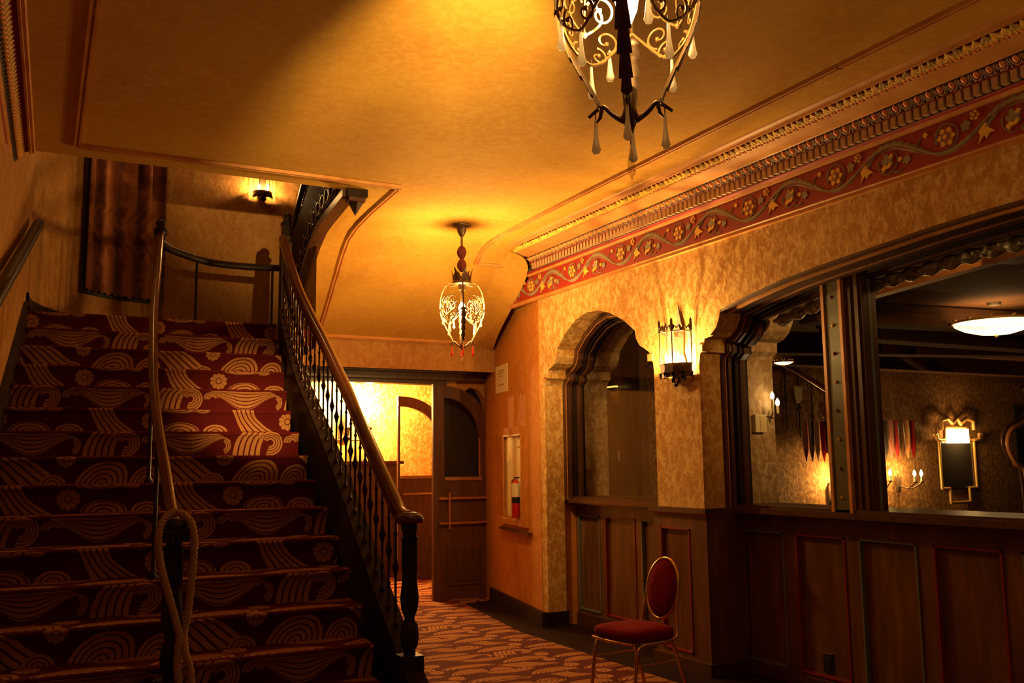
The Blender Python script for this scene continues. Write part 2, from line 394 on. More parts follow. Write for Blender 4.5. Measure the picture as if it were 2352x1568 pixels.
# cove filling the corner between soffit and frieze end
cw = [(4.2, 8.1, 3.625), (4.40, 8.17, 3.57), (4.50, 8.33, 3.44), (4.54, 8.73, 3.19), (4.66, 9.3, 2.98), (4.90, 10.0, 2.80)]
cs = [(4.15, 8.12, 3.64), (4.20, 8.2, 3.62), (4.22, 8.45, 3.54), (4.30, 8.9, 3.33), (4.42, 9.45, 3.08), (4.62, 10.0, 2.82)]
ruled(b, [tuple(p) for p in smooth_path(cw, 4)], [tuple(p) for p in smooth_path(cs, 4)], 'ceil', 6)
struct(b.build('ceiling_slope'), 'sloping plaster ceiling over the far doors')
# bead trims on the ceiling
def bead(b, pts, m='trimwood', w=0.05, h=0.022, nrm=(0, 0, -1)):
    for p, q in zip(pts, pts[1:]):
        p = Vector(p); q = Vector(q); d = (q - p); n = Vector(nrm); n = (n - d.normalized() * n.dot(d.normalized())).normalized()
        L = d.length
        for off, ww, hh in ((0, w, h * 0.5), (-w * 0.28, w * 0.28, h), (w * 0.28, w * 0.28, h)):
            k = d.normalized().cross(n)
            b.obox((p + q) / 2 + n * (hh / 2 - 0.002) + k * off, d, n, L + 0.01, hh, ww, m)
def sz(y): return interp(SOF, y)
b = MB()
bead(b, [(0.10, V0, CZ), (0.235, 6.62, CZ)])
bead(b, [(0.235, 6.62, CZ), (2.49, 6.61, CZ)], w=0.06)
lt_ = [(2.48, 6.61, CZ), (2.52, 7.4, CZ), (2.56, 7.9, sz(7.9))] + [(2.58 + (y - 8.2) * 0.115, y, sz(y)) for y in (8.2, 8.45, 8.8, 9.2, 9.75)]
bead(b, lt_)
bead(b, [(2.5, 9.78, sz(9.78)), (4.67, 9.78, sz(9.78))], nrm=(0, -0.42, -0.9), h=0.03)
bead(b, [(4.67, 9.75, sz(9.75)), (4.52, 9.1, sz(9.1)), (4.38, 8.5, sz(8.5)), (4.36, 8.42, sz(8.42))])
bead(b, [(4.36, 8.42, sz(8.42)), (3.97, 8.42, sz(8.42))])
bead(b, [(3.97, 8.42, sz(8.42)), (3.91, 8.1, sz(8.1)), (3.87, 7.6, CZ), (3.85, 6.5, CZ), (3.83, 3.5, CZ), (3.83, V0, CZ)])
struct(b.build('trim_1'), 'thin moulded bead framing the ceiling panels')

# ---- right wall with its two openings
A1 = [(8.06, 0.0), (8.06, 2.30), (8.035, 2.35), (7.996, 2.37), (7.993, 2.448), (7.92, 2.47), (7.86, 2.50), (7.825, 2.56), (7.812, 2.63), (7.655, 2.763), (7.452, 2.868), (7.259, 2.91), (7.062, 2.90), (6.875, 2.848), (6.671, 2.755), (6.503, 2.644), (6.490, 2.571), (6.437, 2.509), (6.36, 2.47), (6.31, 2.44), (6.305, 2.38), (6.26, 2.35), (6.25, 2.28), (6.25, 0.0)]
def mir(pts, c): return [(2 * c - y, z) for y, z in pts][::-1]
WL = [(5.67, 0.0), (5.67, 2.29), (5.655, 2.355), (5.605, 2.39), (5.60, 2.462), (5.53, 2.48), (5.46, 2.53), (5.42, 2.60), (5.408, 2.656), (5.1, 2.715), (4.738, 2.767), (4.4, 2.797), (3.99, 2.825), (3.6, 2.852), (3.2, 2.868), (2.75, 2.873)]
WA = WL + mir(WL, 2.72)[1:]
wp = [(8.2, 0.0)] + A1 + WA + [(V0, 0.0), (V0, CZ), (8.2, CZ)]
b = MB()
b.prism(wp, lambda p, k: (XF + 0.2 * k, p[0], p[1]), 'wall', msides='wall')
struct(b.build('wall_right'), 'ochre plastered right wall with a small arch and a wide arch')
b = MB()
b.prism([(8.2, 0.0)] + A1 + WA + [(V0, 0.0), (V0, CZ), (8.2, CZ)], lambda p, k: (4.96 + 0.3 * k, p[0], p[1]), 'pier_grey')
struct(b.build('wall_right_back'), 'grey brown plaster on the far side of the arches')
# angled piece with the extinguisher cabinet
def aw(y, o=0.0, z=0.0): return (XF + 0.2 * (y - 8.2) - o, y + o * 0.2, z)
b = MB()
b.prism([(8.16, 0), (8.16, 3.3), (10.3, 3.3), (10.3, 0)], lambda p, k: aw(p[0] + 0.0, -0.45 * k, p[1]), 'wall_red')
struct(b.build('wall_angled'), 'orange plaster wall turning towards the far doors')
# base blocks
b = MB()
for y0, y1 in ((8.06, 10.0),):
    b.prism([(y0, 0), (y0, 0.13), (y0, 0.14), (y1, 0.14), (y1, 0)], lambda p, k: aw(p[0], 0.035 * (1 - k) + 0.001, p[1]), 'blackwood')
b.box((XF - 0.03, 8.03, 0), (4.75, 8.10, 0.14), 'blackwood')
struct(b.build('baseboard_right'), 'black baseboard under the orange plaster wall')

# arch frames (stepped mouldings) set in the reveals
def offs(poly, d):
    out = []; n = len(poly)
    for i, (y, z) in enumerate(poly):
        a = poly[max(i - 1, 0)]; c = poly[min(i + 1, n - 1)]
        tx, tz = c[0] - a[0], c[1] - a[1]; L = math.hypot(tx, tz) or 1
        out.append((y + tz / L * d * -1, z + tx / L * d))
    return out
def ring(b, poly, d0, d1, x0, x1, m, zmin=None):
    pa = offs(poly, d0); pb = offs(poly, d1)
    if zmin is not None:
        pa[0] = (pa[0][0], zmin); pa[-1] = (pa[-1][0], zmin); pb[0] = (pb[0][0], zmin); pb[-1] = (pb[-1][0], zmin)
    rows = []
    for (ya, za), (yb, zb) in zip(pa, pb):
        rows.append([(x0, ya, za), (x0, yb, zb), (x1, yb, zb), (x1, ya, za)])
    b.grid(rows, m, False, closed=True)
def jamb(A):
    A = list(A); A[0] = (A[0][0], 1.19); A[-1] = (A[-1][0], 1.19); return A
# sign: inward offset must shrink the opening
for k, (A, nm, lab) in enumerate(((A1, 'trim_2', 'dark moulded frame inside the small arch'), (WA, 'trim_3', 'dark moulded frame inside the wide arch'))):
    b = MB(); J = jamb(A); s_ = 1
    t_ = offs(J, 0.05); s_ = 1 if t_[0][0] < J[0][0] else -1
    ring(b, J, -0.01, 0.030 * s_, 4.74, 4.96, 'wood')
    ring(b, J, 0, 0.050 * s_, 4.775, 4.80, 'wood')
    ring(b, J, 0, 0.062 * s_, 4.83, 4.95, 'blackwood')
    ring(b, J, 0, 0.078 * s_, 4.865, 4.915, 'wood')
    ring(b, J, 0, 0.040 * s_, 4.752, 4.76, 'beamwood')
    if A is WA:
        top = WL[8:]; tp = top + mir(top, 2.72)[1:]
        ring(b, tp, -0.006, 0.018 * s_, XF + 0.003, 4.76, 'wood')
        ring(b, tp, 0, 0.034 * s_, XF + 0.05, XF + 0.075, 'trimwood')
    struct(b.build(nm), lab)
# impost mouldings at the arch springing
b = MB()
for (y, sg) in ((8.06, -1), (5.67, -1), (6.25, 1)):
    z0 = 2.30 if y > 8 else 2.29
    for x0, x1, e in ((4.52, 4.75, 0.012), (4.75, 4.95, 0.05)):
        b.box((x0, min(y, y + sg * (0.05 + e)), z0 + 0.075), (x1, max(y, y + sg * (0.05 + e)), z0 + 0.13), 'wall' if x1 < 4.8 else 'wood')
struct(b.build('trim_4'), 'plaster impost blocks under the arches')
# sill and panelling
def sill(y0, y1, nm, lab):
    b = MB()
    b.box((4.76, y0, 1.165), (5.28, y1, 1.205), 'wood')
    b.box((4.80, y0, 1.205), (5.26, y1, 1.222), 'wood')
    b.box((4.835, y0, 1.145), (4.88, y1, 1.165), 'redline')
    b.box((4.80, y0, 1.150), (4.84, y1, 1.166), 'wood')
    return struct(b.build(nm), lab)
sill(-0.22, 5.67, 'trim_5', 'long dark window sill with red line under the wide arch')
sill(6.25, 8.06, 'trim_6', 'dark sill under the small arch')
def panels(b, x, ys, z0, z1, cols, fz=1.15):
    """ys: list of (y0,y1) panel openings, face at x"""
    for (y0, y1), c in zip(ys, cols):
        for (a0, a1, c0, c1) in ((y0, y1, z1 - 0.012, z1), (y0, y1, z0, z0 + 0.012), (y0, y0 + 0.012, z0, z1), (y1 - 0.012, y1, z0, z1)):
            b.box((x - 0.008, a0, c0), (x + 0.03, a1, c1), c)
b = MB()
yy = [5.676 - 0.5705 * k for k in range(10)]
ps = [(y - 0.45, y) for y in yy]
cols = ['greenline', 'redline'] * 5
def frame_face(b, x, y_lo, y_hi, openings, z0, z1, ztop, zbot=0.0, dep=0.025):
    op = sorted(openings)
    ed = [y_lo] + [v for o in op for v in o] + [y_hi]
    for i in range(0, len(ed), 2):
        if ed[i + 1] - ed[i] > 0.003: b.box((x, ed[i], zbot), (x + 0.06, ed[i + 1], ztop), 'panel')
    for o in op:
        b.box((x, o[0], z1), (x + 0.06, o[1], ztop), 'panel'); b.box((x, o[0], zbot), (x + 0.06, o[1], z0), 'panel')
        b.box((x + dep, o[0], z0), (x + 0.06, o[1], z1), 'panel')
frame_face(b, 4.88, -0.25, 5.70, ps, 0.095, 1.035, 1.15)
panels(b, 4.88, ps, 0.095, 1.035, cols)
b.box((4.855, -0.25, 0.0), (4.88, 5.67, 0.075), 'wood')
struct(b.build('trim_7'), 'long run of stained wall panels with red and green beads')
b = MB()
p1 = [(7.655, 8.04), (7.075, 7.56), (6.50, 6.98)]
frame_face(b, 4.88, 6.22, 8.10, p1, 0.15, 1.045, 1.15)
panels(b, 4.88, p1, 0.15, 1.045, ['greenline', 'redline', 'greenline'])
b.box((4.85, 6.25, 0.0), (4.88, 8.06, 0.12), 'wood')
struct(b.build('trim_8'), 'dark panels in the recess under the small arch')
# pier panelling
b = MB()
x = 4.515
pp = [(5.83, 6.195)]
frame_face(b, x, 5.63, 6.29, pp, 0.13, 1.045, 1.16, dep=0.02)
panels(b, x, pp, 0.13, 1.045, ['redline'])
b.box((x + 0.06, 5.63, 0.0), (4.88, 5.66, 1.16), 'panel'); b.box((x + 0.06, 6.26, 0.0), (4.88, 6.29, 1.16), 'panel')
b.box((x - 0.03, 5.60, 1.16), (4.86, 6.32, 1.20), 'wood'); b.box((x - 0.015, 5.615, 1.14), (4.87, 6.305, 1.16), 'redline')
b.box((x - 0.025, 5.605, 0), (4.88, 6.315, 0.09), 'wood')
struct(b.build('trim_9'), 'dark panelled base of the pier between the arches')

# ---- cornice
YE = 8.10
def yend(x, z):
    """where the cornice is cut by the cove"""
    return interp([(3.19, 8.73), (3.43, 8.34), (3.55, 8.18), (3.62, 8.10), (3.7, 8.08)], z)
b = MB()
prof = [(4.505, 3.165, 'trimwood'), (4.515, 3.18, 'trimwood'), (4.500, 3.195, 'trimwood'), (4.528, 3.212, 'trimwood'), (4.530, 3.43, 'red'), (4.505, 3.432, 'trimwood'), (4.500, 3.452, 'trimwood'), (4.485, 3.458, 'red'), (4.480, 3.466, 'red'), (4.478, 3.530, 'navy'), (4.463, 3.532, 'dentil'), (4.455, 3.544, 'red'), (4.447, 3.552, 'eggbg'), (4.405, 3.588, 'eggbg'), (4.398, 3.592, 'trimwood'), (4.37, 3.594, 'trimwood'), (4.33, 3.600, 'trimwood'), (4.29, 3.611, 'trimwood'), (4.272, 3.616, 'trimwood'), (4.262, 3.652, 'eggbg'), (4.19, 3.655, 'red'), (4.187, 3.642, 'trimwood'), (4.165, 3.638, 'trimwood'), (4.160, 3.65, 'trimwood'), (4.125, 3.642, 'trimwood'), (4.105, 3.652, 'trimwood'), (4.095, 3.665, 'trimwood')]
# each stretch between neighbouring profile points carries the material of its end point
for (x0, z0, m0), (x1, z1, m1) in zip(prof, prof[1:]):
    y0, y1 = yend(x0, z0), yend(x1, z1)
    b.add([(x0, V0, z0), (x0, y0, z0), (x1, y1, z1), (x1, V0, z1)], [(0, 1, 2, 3)], m1)
b.add([(XF + 0.01, V0, 3.165), (XF + 0.01, 8.75, 3.165), (4.505, 8.75, 3.165), (4.505, V0, 3.165)], [(0, 1, 2, 3)], 'trimwood')
struct(b.build('trim_10'), 'stepped painted cornice profile along the right wall')
b = MB()
n = int((8.20 - 0.3) / 0.0545)
for k in range(n):
    y = 0.3 + k * 0.0545
    b.box((4.448, y, 3.472), (4.482, y + 0.034, 3.530), 'dentil')
struct(b.build('trim_11'), 'row of buff dentil blocks')
b = MB(); nn = Vector((-0.65, 0, -0.76))
k = 0; y = 0.4
while y < 8.12:
    c = Vector((4.424, y, 3.568)); al = Vector((-0.042, 0, 0.036)).normalized()
    # egg
    rows = []
    for i in range(5):
        a = i / 4 * PI / 2
        rows.append([c + nn * (0.014 * math.sin(a)) + (al * (0.0235 * math.cos(t)) + Vector((0, 0.0175 * math.sin(t), 0))) * math.cos(a) for t in [2 * PI * j / 10 for j in range(10)]])
    b.grid(rows, 'orange', True, closed=True)
    # collar round the egg and dart
    path = [c + nn * 0.004 + al * (0.033 * math.cos(t)) + Vector((0, 0.027 * math.sin(t), 0)) for t in [PI * 0.32 + PI * 1.36 * j / 9 for j in range(10)]]
    b.tube(path, 0.0035, 'dentil', 4, False)
    d = c + Vector((0, 0.0378, 0))
    b.tube([d + al * 0.02 + nn * 0.004, d - al * 0.026 + nn * 0.004], [0.0065, 0.001], 'dentil', 4, False)
    y += 0.0756
y = 0.4
while y < 8.15:
    b.ball((4.451, y, 3.549), 0.0075, 'dentil', 6); y += 0.0302
struct(b.build('trim_12'), 'egg and dart moulding with orange eggs')
# leaf cresting
def leafblade(b, base, d, side, nrm, L, w, m):
    base = Vector(base); d = Vector(d).normalized(); side = Vector(side); nrm = Vector(nrm)
    pts = [(0, .25), (.3, .5), (.6, .42), (1, 0)]
    L_ = [base + d * (L * a) - side * (w * c) + nrm * (0.004) for a, c in pts]; R_ = [base + d * (L * a) + side * (w * c) + nrm * (0.004) for a, c in pts]
    C_ = [base + d * (L * a) + nrm * (0.012 * math.sin(PI * min(a + .2, 1))) for a, c in pts]
    b.grid([L_, C_, R_], m, False)
b = MB(); y = 0.3; k = 0; rr = random.Random(3)
while y < 8.08:
    base = Vector((4.272, y, 3.616))
    for j in range(5):
        a = (j - 2) * 0.42 + rr.uniform(-0.1, 0.1)
        d = Vector((-0.35, math.sin(a), 0.62 * math.cos(a) * 0.6)).normalized()
        leafblade(b, base + Vector((-0.006, (j - 2) * 0.012, 0.004)), Vector((-0.8, d.y, 0.42)).normalized(), d.cross(Vector((-.8, 0, -.5))).normalized(), (-0.85, 0, -0.5), 0.075 + 0.008 * (j % 2), 0.026, 'gold' if (j + k) % 3 else 'leafgreen')
    for j in range(3):
        a = (j - 1) * 0.7
        d = Vector((-0.2, math.sin(a), 0.35)).normalized()
        leafblade(b, base + Vector((-0.012, (j - 1) * 0.016 + 0.004, -0.003)), d, d.cross(Vector((-.8, 0, -.5))).normalized(), (-0.85, 0, -0.5), 0.036, 0.024, 'orange')
    y += 0.0535; k += 1
struct(b.build('trim_13'), 'gold and coral leaf cresting at the ceiling edge')
# ---- frieze scrollwork relief
FB, FH = 3.212, 0.218
def fp(u, v, n=0.0, y0=0.0): return Vector((4.529 - n, y0 - u, FB + v))
def flatpoly(b, pts, m, y0, n=0.006, n0=0.0):
    b.prism(pts, lambda p, k: tuple(fp(p[0], p[1], n0 + n * (1 - k), y0)), m)
def band(b, f, t0, t1, wf, m, y0, n=0.006, steps=14, jag=0):
    L_, R_ = [], []
    for i in range(steps + 1):
        t = t0 + (t1 - t0) * i / steps; p = f(t); q = f(t + 1e-3); dx, dy = q[0] - p[0], q[1] - p[1]; L = math.hypot(dx, dy) or 1
        w = wf((t - t0) / (t1 - t0)); j = 1 + (jag * (1 if i % 2 else -0.5))
        L_.append((p[0] - dy / L * w * j, p[1] + dx / L * w * j)); R_.append((p[0] + dy / L * w, p[1] - dx / L * w))
    rows = [[fp(a[0], a[1], 0, y0), fp((a[0] * .7 + c[0] * .3), (a[1] * .7 + c[1] * .3), n, y0), fp((a[0] * .3 + c[0] * .7), (a[1] * .3 + c[1] * .7), n, y0), fp(c[0], c[1], 0, y0)] for a, c in zip(L_, R_)]
    b.grid(rows, m, False)
def star(cx, cy, R, r, n, rot=0): return [(cx + (R if i % 2 == 0 else r) * math.cos(rot + PI * i / n), cy + (R if i % 2 == 0 else r) * math.sin(rot + PI * i / n)) for i in range(2 * n)]
def flower(b, cx, cy, R, y0, np_=6):
    pts = [(cx + R * (0.86 + 0.14 * math.cos(np_ * t)) * math.cos(t), cy + R * (0.86 + 0.14 * math.cos(np_ * t)) * math.sin(t)) for t in [2 * PI * i / 36 for i in range(36)]]
    flatpoly(b, pts, 'gold', y0, 0.010)
    flatpoly(b, star(cx, cy, R * 0.72, R * 0.42, np_, PI / np_), 'mauve', y0, 0.013)
    flatpoly(b, [(cx + R * .22 * math.cos(t), cy + R * .22 * math.sin(t)) for t in [2 * PI * i / 10 for i in range(10)]], 'gold', y0, 0.018)
def ivy(b, cx, cy, R, y0, m='sage', rot=0):
    pts = []
    for i in range(20):
        t = 2 * PI * i / 20; r = R * (0.62 + 0.38 * abs(math.cos(2.5 * t)))
        pts.append((cx + r * math.cos(t + rot), cy + r * math.sin(t + rot)))
    flatpoly(b, pts, m, y0, 0.008)
P_ = 0.8135; MID = 0.112
b = MB()
def stem(t):  # t in periods, 0 at leaf roundel
    return (t * P_, MID + 0.078 * math.cos(2 * PI * t))
for q in range(0, 11):
    y0 = 3.0 + 0.8135 * (q - 3) - 0.0
    if y0 > 8.9 or y0 < -0.3: continue
    # main scrolling stem, leafy over the leaf roundel
    band(b, stem, -0.30, 0.42, lambda s: 0.004 + 0.020 * math.sin(PI * s), 'sage', y0, 0.010, 26, 0.35)
    band(b, stem, 0.36, 0.78, lambda s: 0.004 + 0.014 * math.sin(PI * s), 'sage', y0, 0.008, 18, 0.25)
    band(b, lambda t: (t * P_, MID - 0.012 + 0.078 * math.cos(2 * PI * t)), -0.22, 0.30, lambda s: 0.009 * math.sin(PI * s), 'mauve', y0, 0.012, 16)
    # leaf roundel
    def ringf(cx, cy, R): return lambda t: (cx + R * math.cos(t), cy + R * math.sin(t))
    band(b, ringf(0, MID - 0.02, 0.070), PI * 0.9, PI * 2.62, lambda s: 0.0045 * (1.15 - s), 'sage', y0, 0.008, 22)
    ivy(b, 0.0, MID - 0.012, 0.048, y0, 'sage', 0.6)
    flatpoly(b, [(-0.045, 0.062), (-0.02, 0.082), (0.0, 0.07), (0.022, 0.088), (0.032, 0.072), (0.012, 0.056), (-0.018, 0.052), (-0.032, 0.035)], 'gold', y0, 0.013)
    flatpoly(b, [(0.008, 0.118), (0.030, 0.138), (0.046, 0.128), (0.030, 0.110)], 'gold', y0, 0.013)
    # flower roundel
    cx = P_ / 2
    band(b, ringf(cx, MID + 0.012, 0.072), -PI * 0.55, PI * 1.15, lambda s: 0.0045 * (0.5 + s), 'sage', y0, 0.008, 22)
    flower(b, cx, MID + 0.008, 0.058, y0, 6)
    # small tendrils, berries, ivy, little flower, bell
    band(b, lambda t: (cx - 0.15 + 0.04 * math.cos(t), 0.125 + 0.045 * math.sin(t)), PI * 0.45, PI * 1.5, lambda s: 0.003, 'sage', y0, 0.006, 10)
    ivy(b, cx - 0.135, 0.172, 0.018, y0, 'gold')
    ivy(b, cx + 0.125, 0.145, 0.033, y0, 'sage', 0.3)
    flower(b, cx + 0.185, 0.185, 0.030, y0, 5)
    flatpoly(b, [(cx + 0.20, 0.085), (cx + 0.245, 0.13), (cx + 0.262, 0.09), (cx + 0.30, 0.062), (cx + 0.262, 0.06), (cx + 0.245, 0.035), (cx + 0.232, 0.06), (cx + 0.195, 0.018), (cx + 0.212, 0.06)], 'gold', y0, 0.009)
    band(b, lambda t: (cx + 0.245 + 0.10 * t, 0.10 + 0.085 * t), 0, 1, lambda s: 0.010 * (1 - s) + 0.003, 'sage', y0, 0.010, 8)
    ivy(b, 0.135, 0.072, 0.030, y0, 'sage', 1.0)
    ivy(b, 0.088, 0.088, 0.017, y0, 'gold', 1.0)
    band(b, lambda t: (0.04 + 0.07 * t, 0.028 - 0.012 * math.sin(PI * t)), 0, 1, lambda s: 0.008 * (1 - s * .6), 'sage', y0, 0.008, 6)
struct(b.build('trim_14'), 'painted relief of scrolling leaves and flowers on the red frieze')

# ---- left wall, stairwell walls
def cat(pts): return [(p.x, p.y) for p in smooth_path([(x, y, 0) for x, y in pts], 5)]
BW = cat([(-0.02, 8.1), (0.0, 8.42), (0.07, 8.68), (0.17, 8.90), (0.28, 9.10), (0.40, 9.26), (0.56, 9.42), (0.74, 9.55), (0.95, 9.64), (1.2, 9.70), (1.5, 9.745), (1.9, 9.78), (2.4, 9.80), (4.9, 9.80)])
b = MB(); L = [(lw(V0), V0), (lw(2), 2), (lw(5), 5), (lw(8.05), 8.05)]
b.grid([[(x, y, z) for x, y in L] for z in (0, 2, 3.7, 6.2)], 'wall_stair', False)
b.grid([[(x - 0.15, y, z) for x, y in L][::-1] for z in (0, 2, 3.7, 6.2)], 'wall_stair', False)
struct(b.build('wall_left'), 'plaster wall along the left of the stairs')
b = MB()
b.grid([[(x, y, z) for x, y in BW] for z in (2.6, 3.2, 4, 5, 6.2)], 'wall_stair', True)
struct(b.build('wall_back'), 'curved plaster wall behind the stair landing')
b = MB()
for e, z0, z1 in ((0.02, 2.70, 2.905), (0.03, 2.70, 2.80)):
    ins = []
    for i, (x, y) in enumerate(BW[:-6]):
        a = BW[max(i - 1, 0)]; c = BW[i + 1]; tx, ty = c[0] - a[0], c[1] - a[1]; l = math.hypot(tx, ty)
        ins.append((x + ty / l * e, y - tx / l * e))
    b.grid([[(x, y, z) for x, y in ins] for z in (z0, z1)], 'blackwood', True)
    b.grid([[(x, y, z1) for x, y in BW[:-6]], [(x, y, z1) for x, y in ins]], 'blackwood', True)
struct(b.build('baseboard_back'), 'dark skirting round the curved landing wall')
b = MB()
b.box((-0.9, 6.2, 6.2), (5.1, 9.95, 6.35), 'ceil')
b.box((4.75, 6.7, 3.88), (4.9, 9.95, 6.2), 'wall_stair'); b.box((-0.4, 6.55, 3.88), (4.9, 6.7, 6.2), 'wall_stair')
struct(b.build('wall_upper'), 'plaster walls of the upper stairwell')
b = MB()
b.box((-1.2, V0 - 0.15, 0), (5.6, V0, CZ), 'wall_stair')
struct(b.build('wall_front'), 'plaster wall behind the viewer')
# left cornice
b = MB()
def lc(y, o, z): return (-0.13 + 0.03 * (y - 6.87) + o, y, z)
lp = [(-0.05, 3.45, 'trimwood'), (-0.02, 3.50, 'trimwood'), (-0.015, 3.54, 'red'), (0.0, 3.56, 'trimwood'), (0.03, 3.60, 'eggbg'), (0.055, 3.64, 'red'), (0.085, 3.650, 'red'), (0.087, 3.635, 'trimwood'), (0.10, 3.632, 'trimwood'), (0.103, 3.645, 'trimwood'), (0.118, 3.64, 'trimwood'), (0.125, 3.662, 'trimwood')]
for (o0, z0, _), (o1, z1, m) in zip(lp, lp[1:]):
    b.add([lc(V0, o0, z0), lc(6.87, o0, z0), lc(6.87, o1, z1), lc(V0, o1, z1)], [(3, 2, 1, 0)], m)
b.add([lc(6.87, o, z) for o, z, _ in lp] + [lc(6.87, -0.05, 3.66)], [tuple(range(len(lp) + 1))], 'trimwood')
y = 1.5; k = 0
while y < 6.82:
    base = Vector(lc(y, 0.02, 3.59))
    for j in range(4):
        a = (j - 1.5) * 0.5; d = Vector((0.55, math.sin(a), 0.5)).normalized()
        leafblade(b, base + Vector((0, (j - 1.5) * 0.012, 0)), d, d.cross(Vector((.7, 0, -.7))).normalized(), (0.7, 0, -0.7), 0.06, 0.03, 'gold' if j % 2 else 'leafgreen')
    leafblade(b, base + Vector((0.0, 0, -0.02)), (0.5, 0.1, 0.3), (0, 1, 0), (0.7, 0, -0.7), 0.035, 0.04, 'orange')
    y += 0.055; k += 1
struct(b.build('trim_15'), 'leafy cornice along the left edge of the ceiling')

# ---- beam, header and end wall over the far doors
b = MB()
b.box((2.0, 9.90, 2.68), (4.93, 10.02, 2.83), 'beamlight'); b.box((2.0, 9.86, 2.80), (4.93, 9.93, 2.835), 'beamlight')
b.box((2.0, 10.02, 2.60), (5.0, 10.16, 2.83), 'wood'); b.box((2.0, 10.16, 2.53), (5.0, 10.26, 2.83), 'wood'); b.box((2.0, 10.26, 2.485), (4.45, 10.45, 2.83), 'wood')
b.box((2.0, 9.92, 2.83), (5.4, 10.5, 3.6), 'ceil')
struct(b.build('trim_16'), 'long beam across the passage above the far doors')
b = MB()
HO = [(4.665, 2.36), (4.69, 2.40), (4.79, 2.465), (4.90, 2.44), (4.98, 2.33), (5.03, 2.15), (5.06, 1.95), (5.06, 0.0)]
b.prism([(4.35, 2.36), (4.35, 2.62), (5.45, 2.62), (5.45, 0), (5.06, 0)] + HO[::-1][1:], lambda p, k: (p[0], 10.35 + 0.12 * k, p[1]), 'wall_red')
b.box((4.45, 10.60, 0), (5.7, 10.66, 2.9), 'dark'); b.box((4.45, 10.47, 0), (4.47, 10.66, 2.6), 'dark')  # dark sheets stand in for the unlit space behind the arch
struct(b.build('wall_end'), 'orange plaster above the right far door')
# far lit room behind the doors
b = MB()
b.box((1.6, 13.2, 0), (6.4, 13.35, 3.2), 'wall'); b.box((1.55, 10.4, 0), (1.7, 13.3, 3.2), 'wall'); b.box((5.75, 10.47, 0), (5.9, 13.3, 3.2), 'wall')
struct(b.build('wall_far'), 'brightly lit ochre wall beyond the far doors')
b = MB(); b.box((1.5, 10.45, 2.95), (6.4, 13.4, 3.1), 'ceil')
struct(b.build('ceiling_far'), 'ceiling of the lit passage beyond the doors')
b = MB()
_rx = [(3.9, 1.73), (4.64, 1.749), (5.21, 1.779), (5.76, 1.82), (6.4, 1.846), (7.04, 1.855), (7.6, 1.908), (8.2, 1.986), (9.9, 2.0)]
_us = [4.45 + 0.25 * i for i in range(23)]
b.grid([[(interp(_rx, y) + e, y, z) for e, z in ((-0.03, 0), (0.03, 0), (0.03, min(2.759 + (y - 8.037) * 0.638, 2.75) - 0.2), (-0.03, min(2.759 + (y - 8.037) * 0.638, 2.75) - 0.2))] for y in _us], 'carvedwood', False, closed=True)  # side sheet added to block light under the stairs
b.box((1.93, 9.9, 0), (2.2, 10.0, 2.8), 'blackwood')
struct(b.build('wall_understair'), 'dark sheet along the stair side, added to block light')
# ================================================================ STAIRCASE
RS, GO, YT, ZT = 0.1623, 0.2544, 8.037, 2.759
def xr(y): return interp([(3.4, 1.60), (4.7, 1.64), (5.2, 1.68), (5.7, 1.69), (6.8, 1.715), (7.0, 1.74), (7.5, 1.82), (8.04, 1.90)], y)
stair = empty('staircase', (0.8, 3.8, 0), 'wide staircase with red and tan wave patterned carpet', 'staircase')
stair_off = Vector((-0.8, -3.8, 0))
def sb(b, name, parent=stair): 
    b.v = [tuple(Vector(p) + stair_off) for p in b.v]; return b.build(name, parent)
vcur = 0.0
STEP_BAND = 'BACBABACBABACABAC'
STEP_ORG = [0.84, 0.925, 1.344, 1.197, 1.153, 1.593, 0.69, 1.216, 1.075, 1.039, 0.58, 0.69, 1.158, 0.99, 1.2, 0.7, 0.9]
for k in range(16, -1, -1):
    z1 = ZT - RS * k; yn = YT - GO * k; z0 = z1 - RS
    yb = yn + GO if k > 0 else yn + 0.35
    xl, xrr = lw(yn) + 0.004, xr(yn)
    # profile: riser up, rounded nosing, tread
    pr = [(yn + 0.022, z0), (yn + 0.022, z1 - 0.035), (yn + 0.008, z1 - 0.026), (yn, z1 - 0.013), (yn + 0.006, z1 - 0.003), (yn + 0.02, z1), (yb + 0.022, z1)]
    cum = [0]
    for (a, c), (d, e) in zip(pr, pr[1:]): cum.append(cum[-1] + math.hypot(d - a, e - c))
    nx = 8; b = MB()
    rows = [[(lerp(lw(y) + 0.004, xr(y), j / nx), y, z) for j in range(nx + 1)] for y, z in pr]
    b.grid(rows, 'carpet', True, uvf=lambda i, j: (lerp(lw(pr[i][0]) + 0.004, xr(pr[i][0]), j / nx) - STEP_ORG[k], {'A': 0.0, 'B': 0.45, 'C': 0.90}[STEP_BAND[k]] + min(cum[i] * 0.98, 0.448)))
    b.add([(xr(y), y, z) for y, z in pr] + [(xr(yb), yb + 0.022, z0)], [tuple(range(len(pr) + 1))], 'blackwood')
    b.add([(lw(y) + 0.004, y, z) for y, z in pr] + [(lw(yb) + 0.004, yb + 0.022, z0)], [tuple(range(len(pr) + 1))[::-1]], 'blackwood')
    b.add([(lw(yn) + .004, yn + 0.03, z0), (xr(yn), yn + 0.03, z0), (xr(yb), yb + 0.02, z0), (lw(yb) + .004, yb + 0.02, z0)], [(0, 1, 2, 3)], 'blackwood')
    sb(b, 'carpeted_step'); vcur += cum[-1]
# landing
b = MB()
LB = [(x, y) for x, y in BW if x <= 2.35]
poly = [(lw(8.04), YT + 0.3)] + LB + [(2.32, 9.85), (2.32, 8.3), (1.93, 8.3)]
b.prism(poly, lambda p, k: (p[0], p[1], ZT - 0.14 * k - 0.001), 'carpet')
sb(b, 'landing')
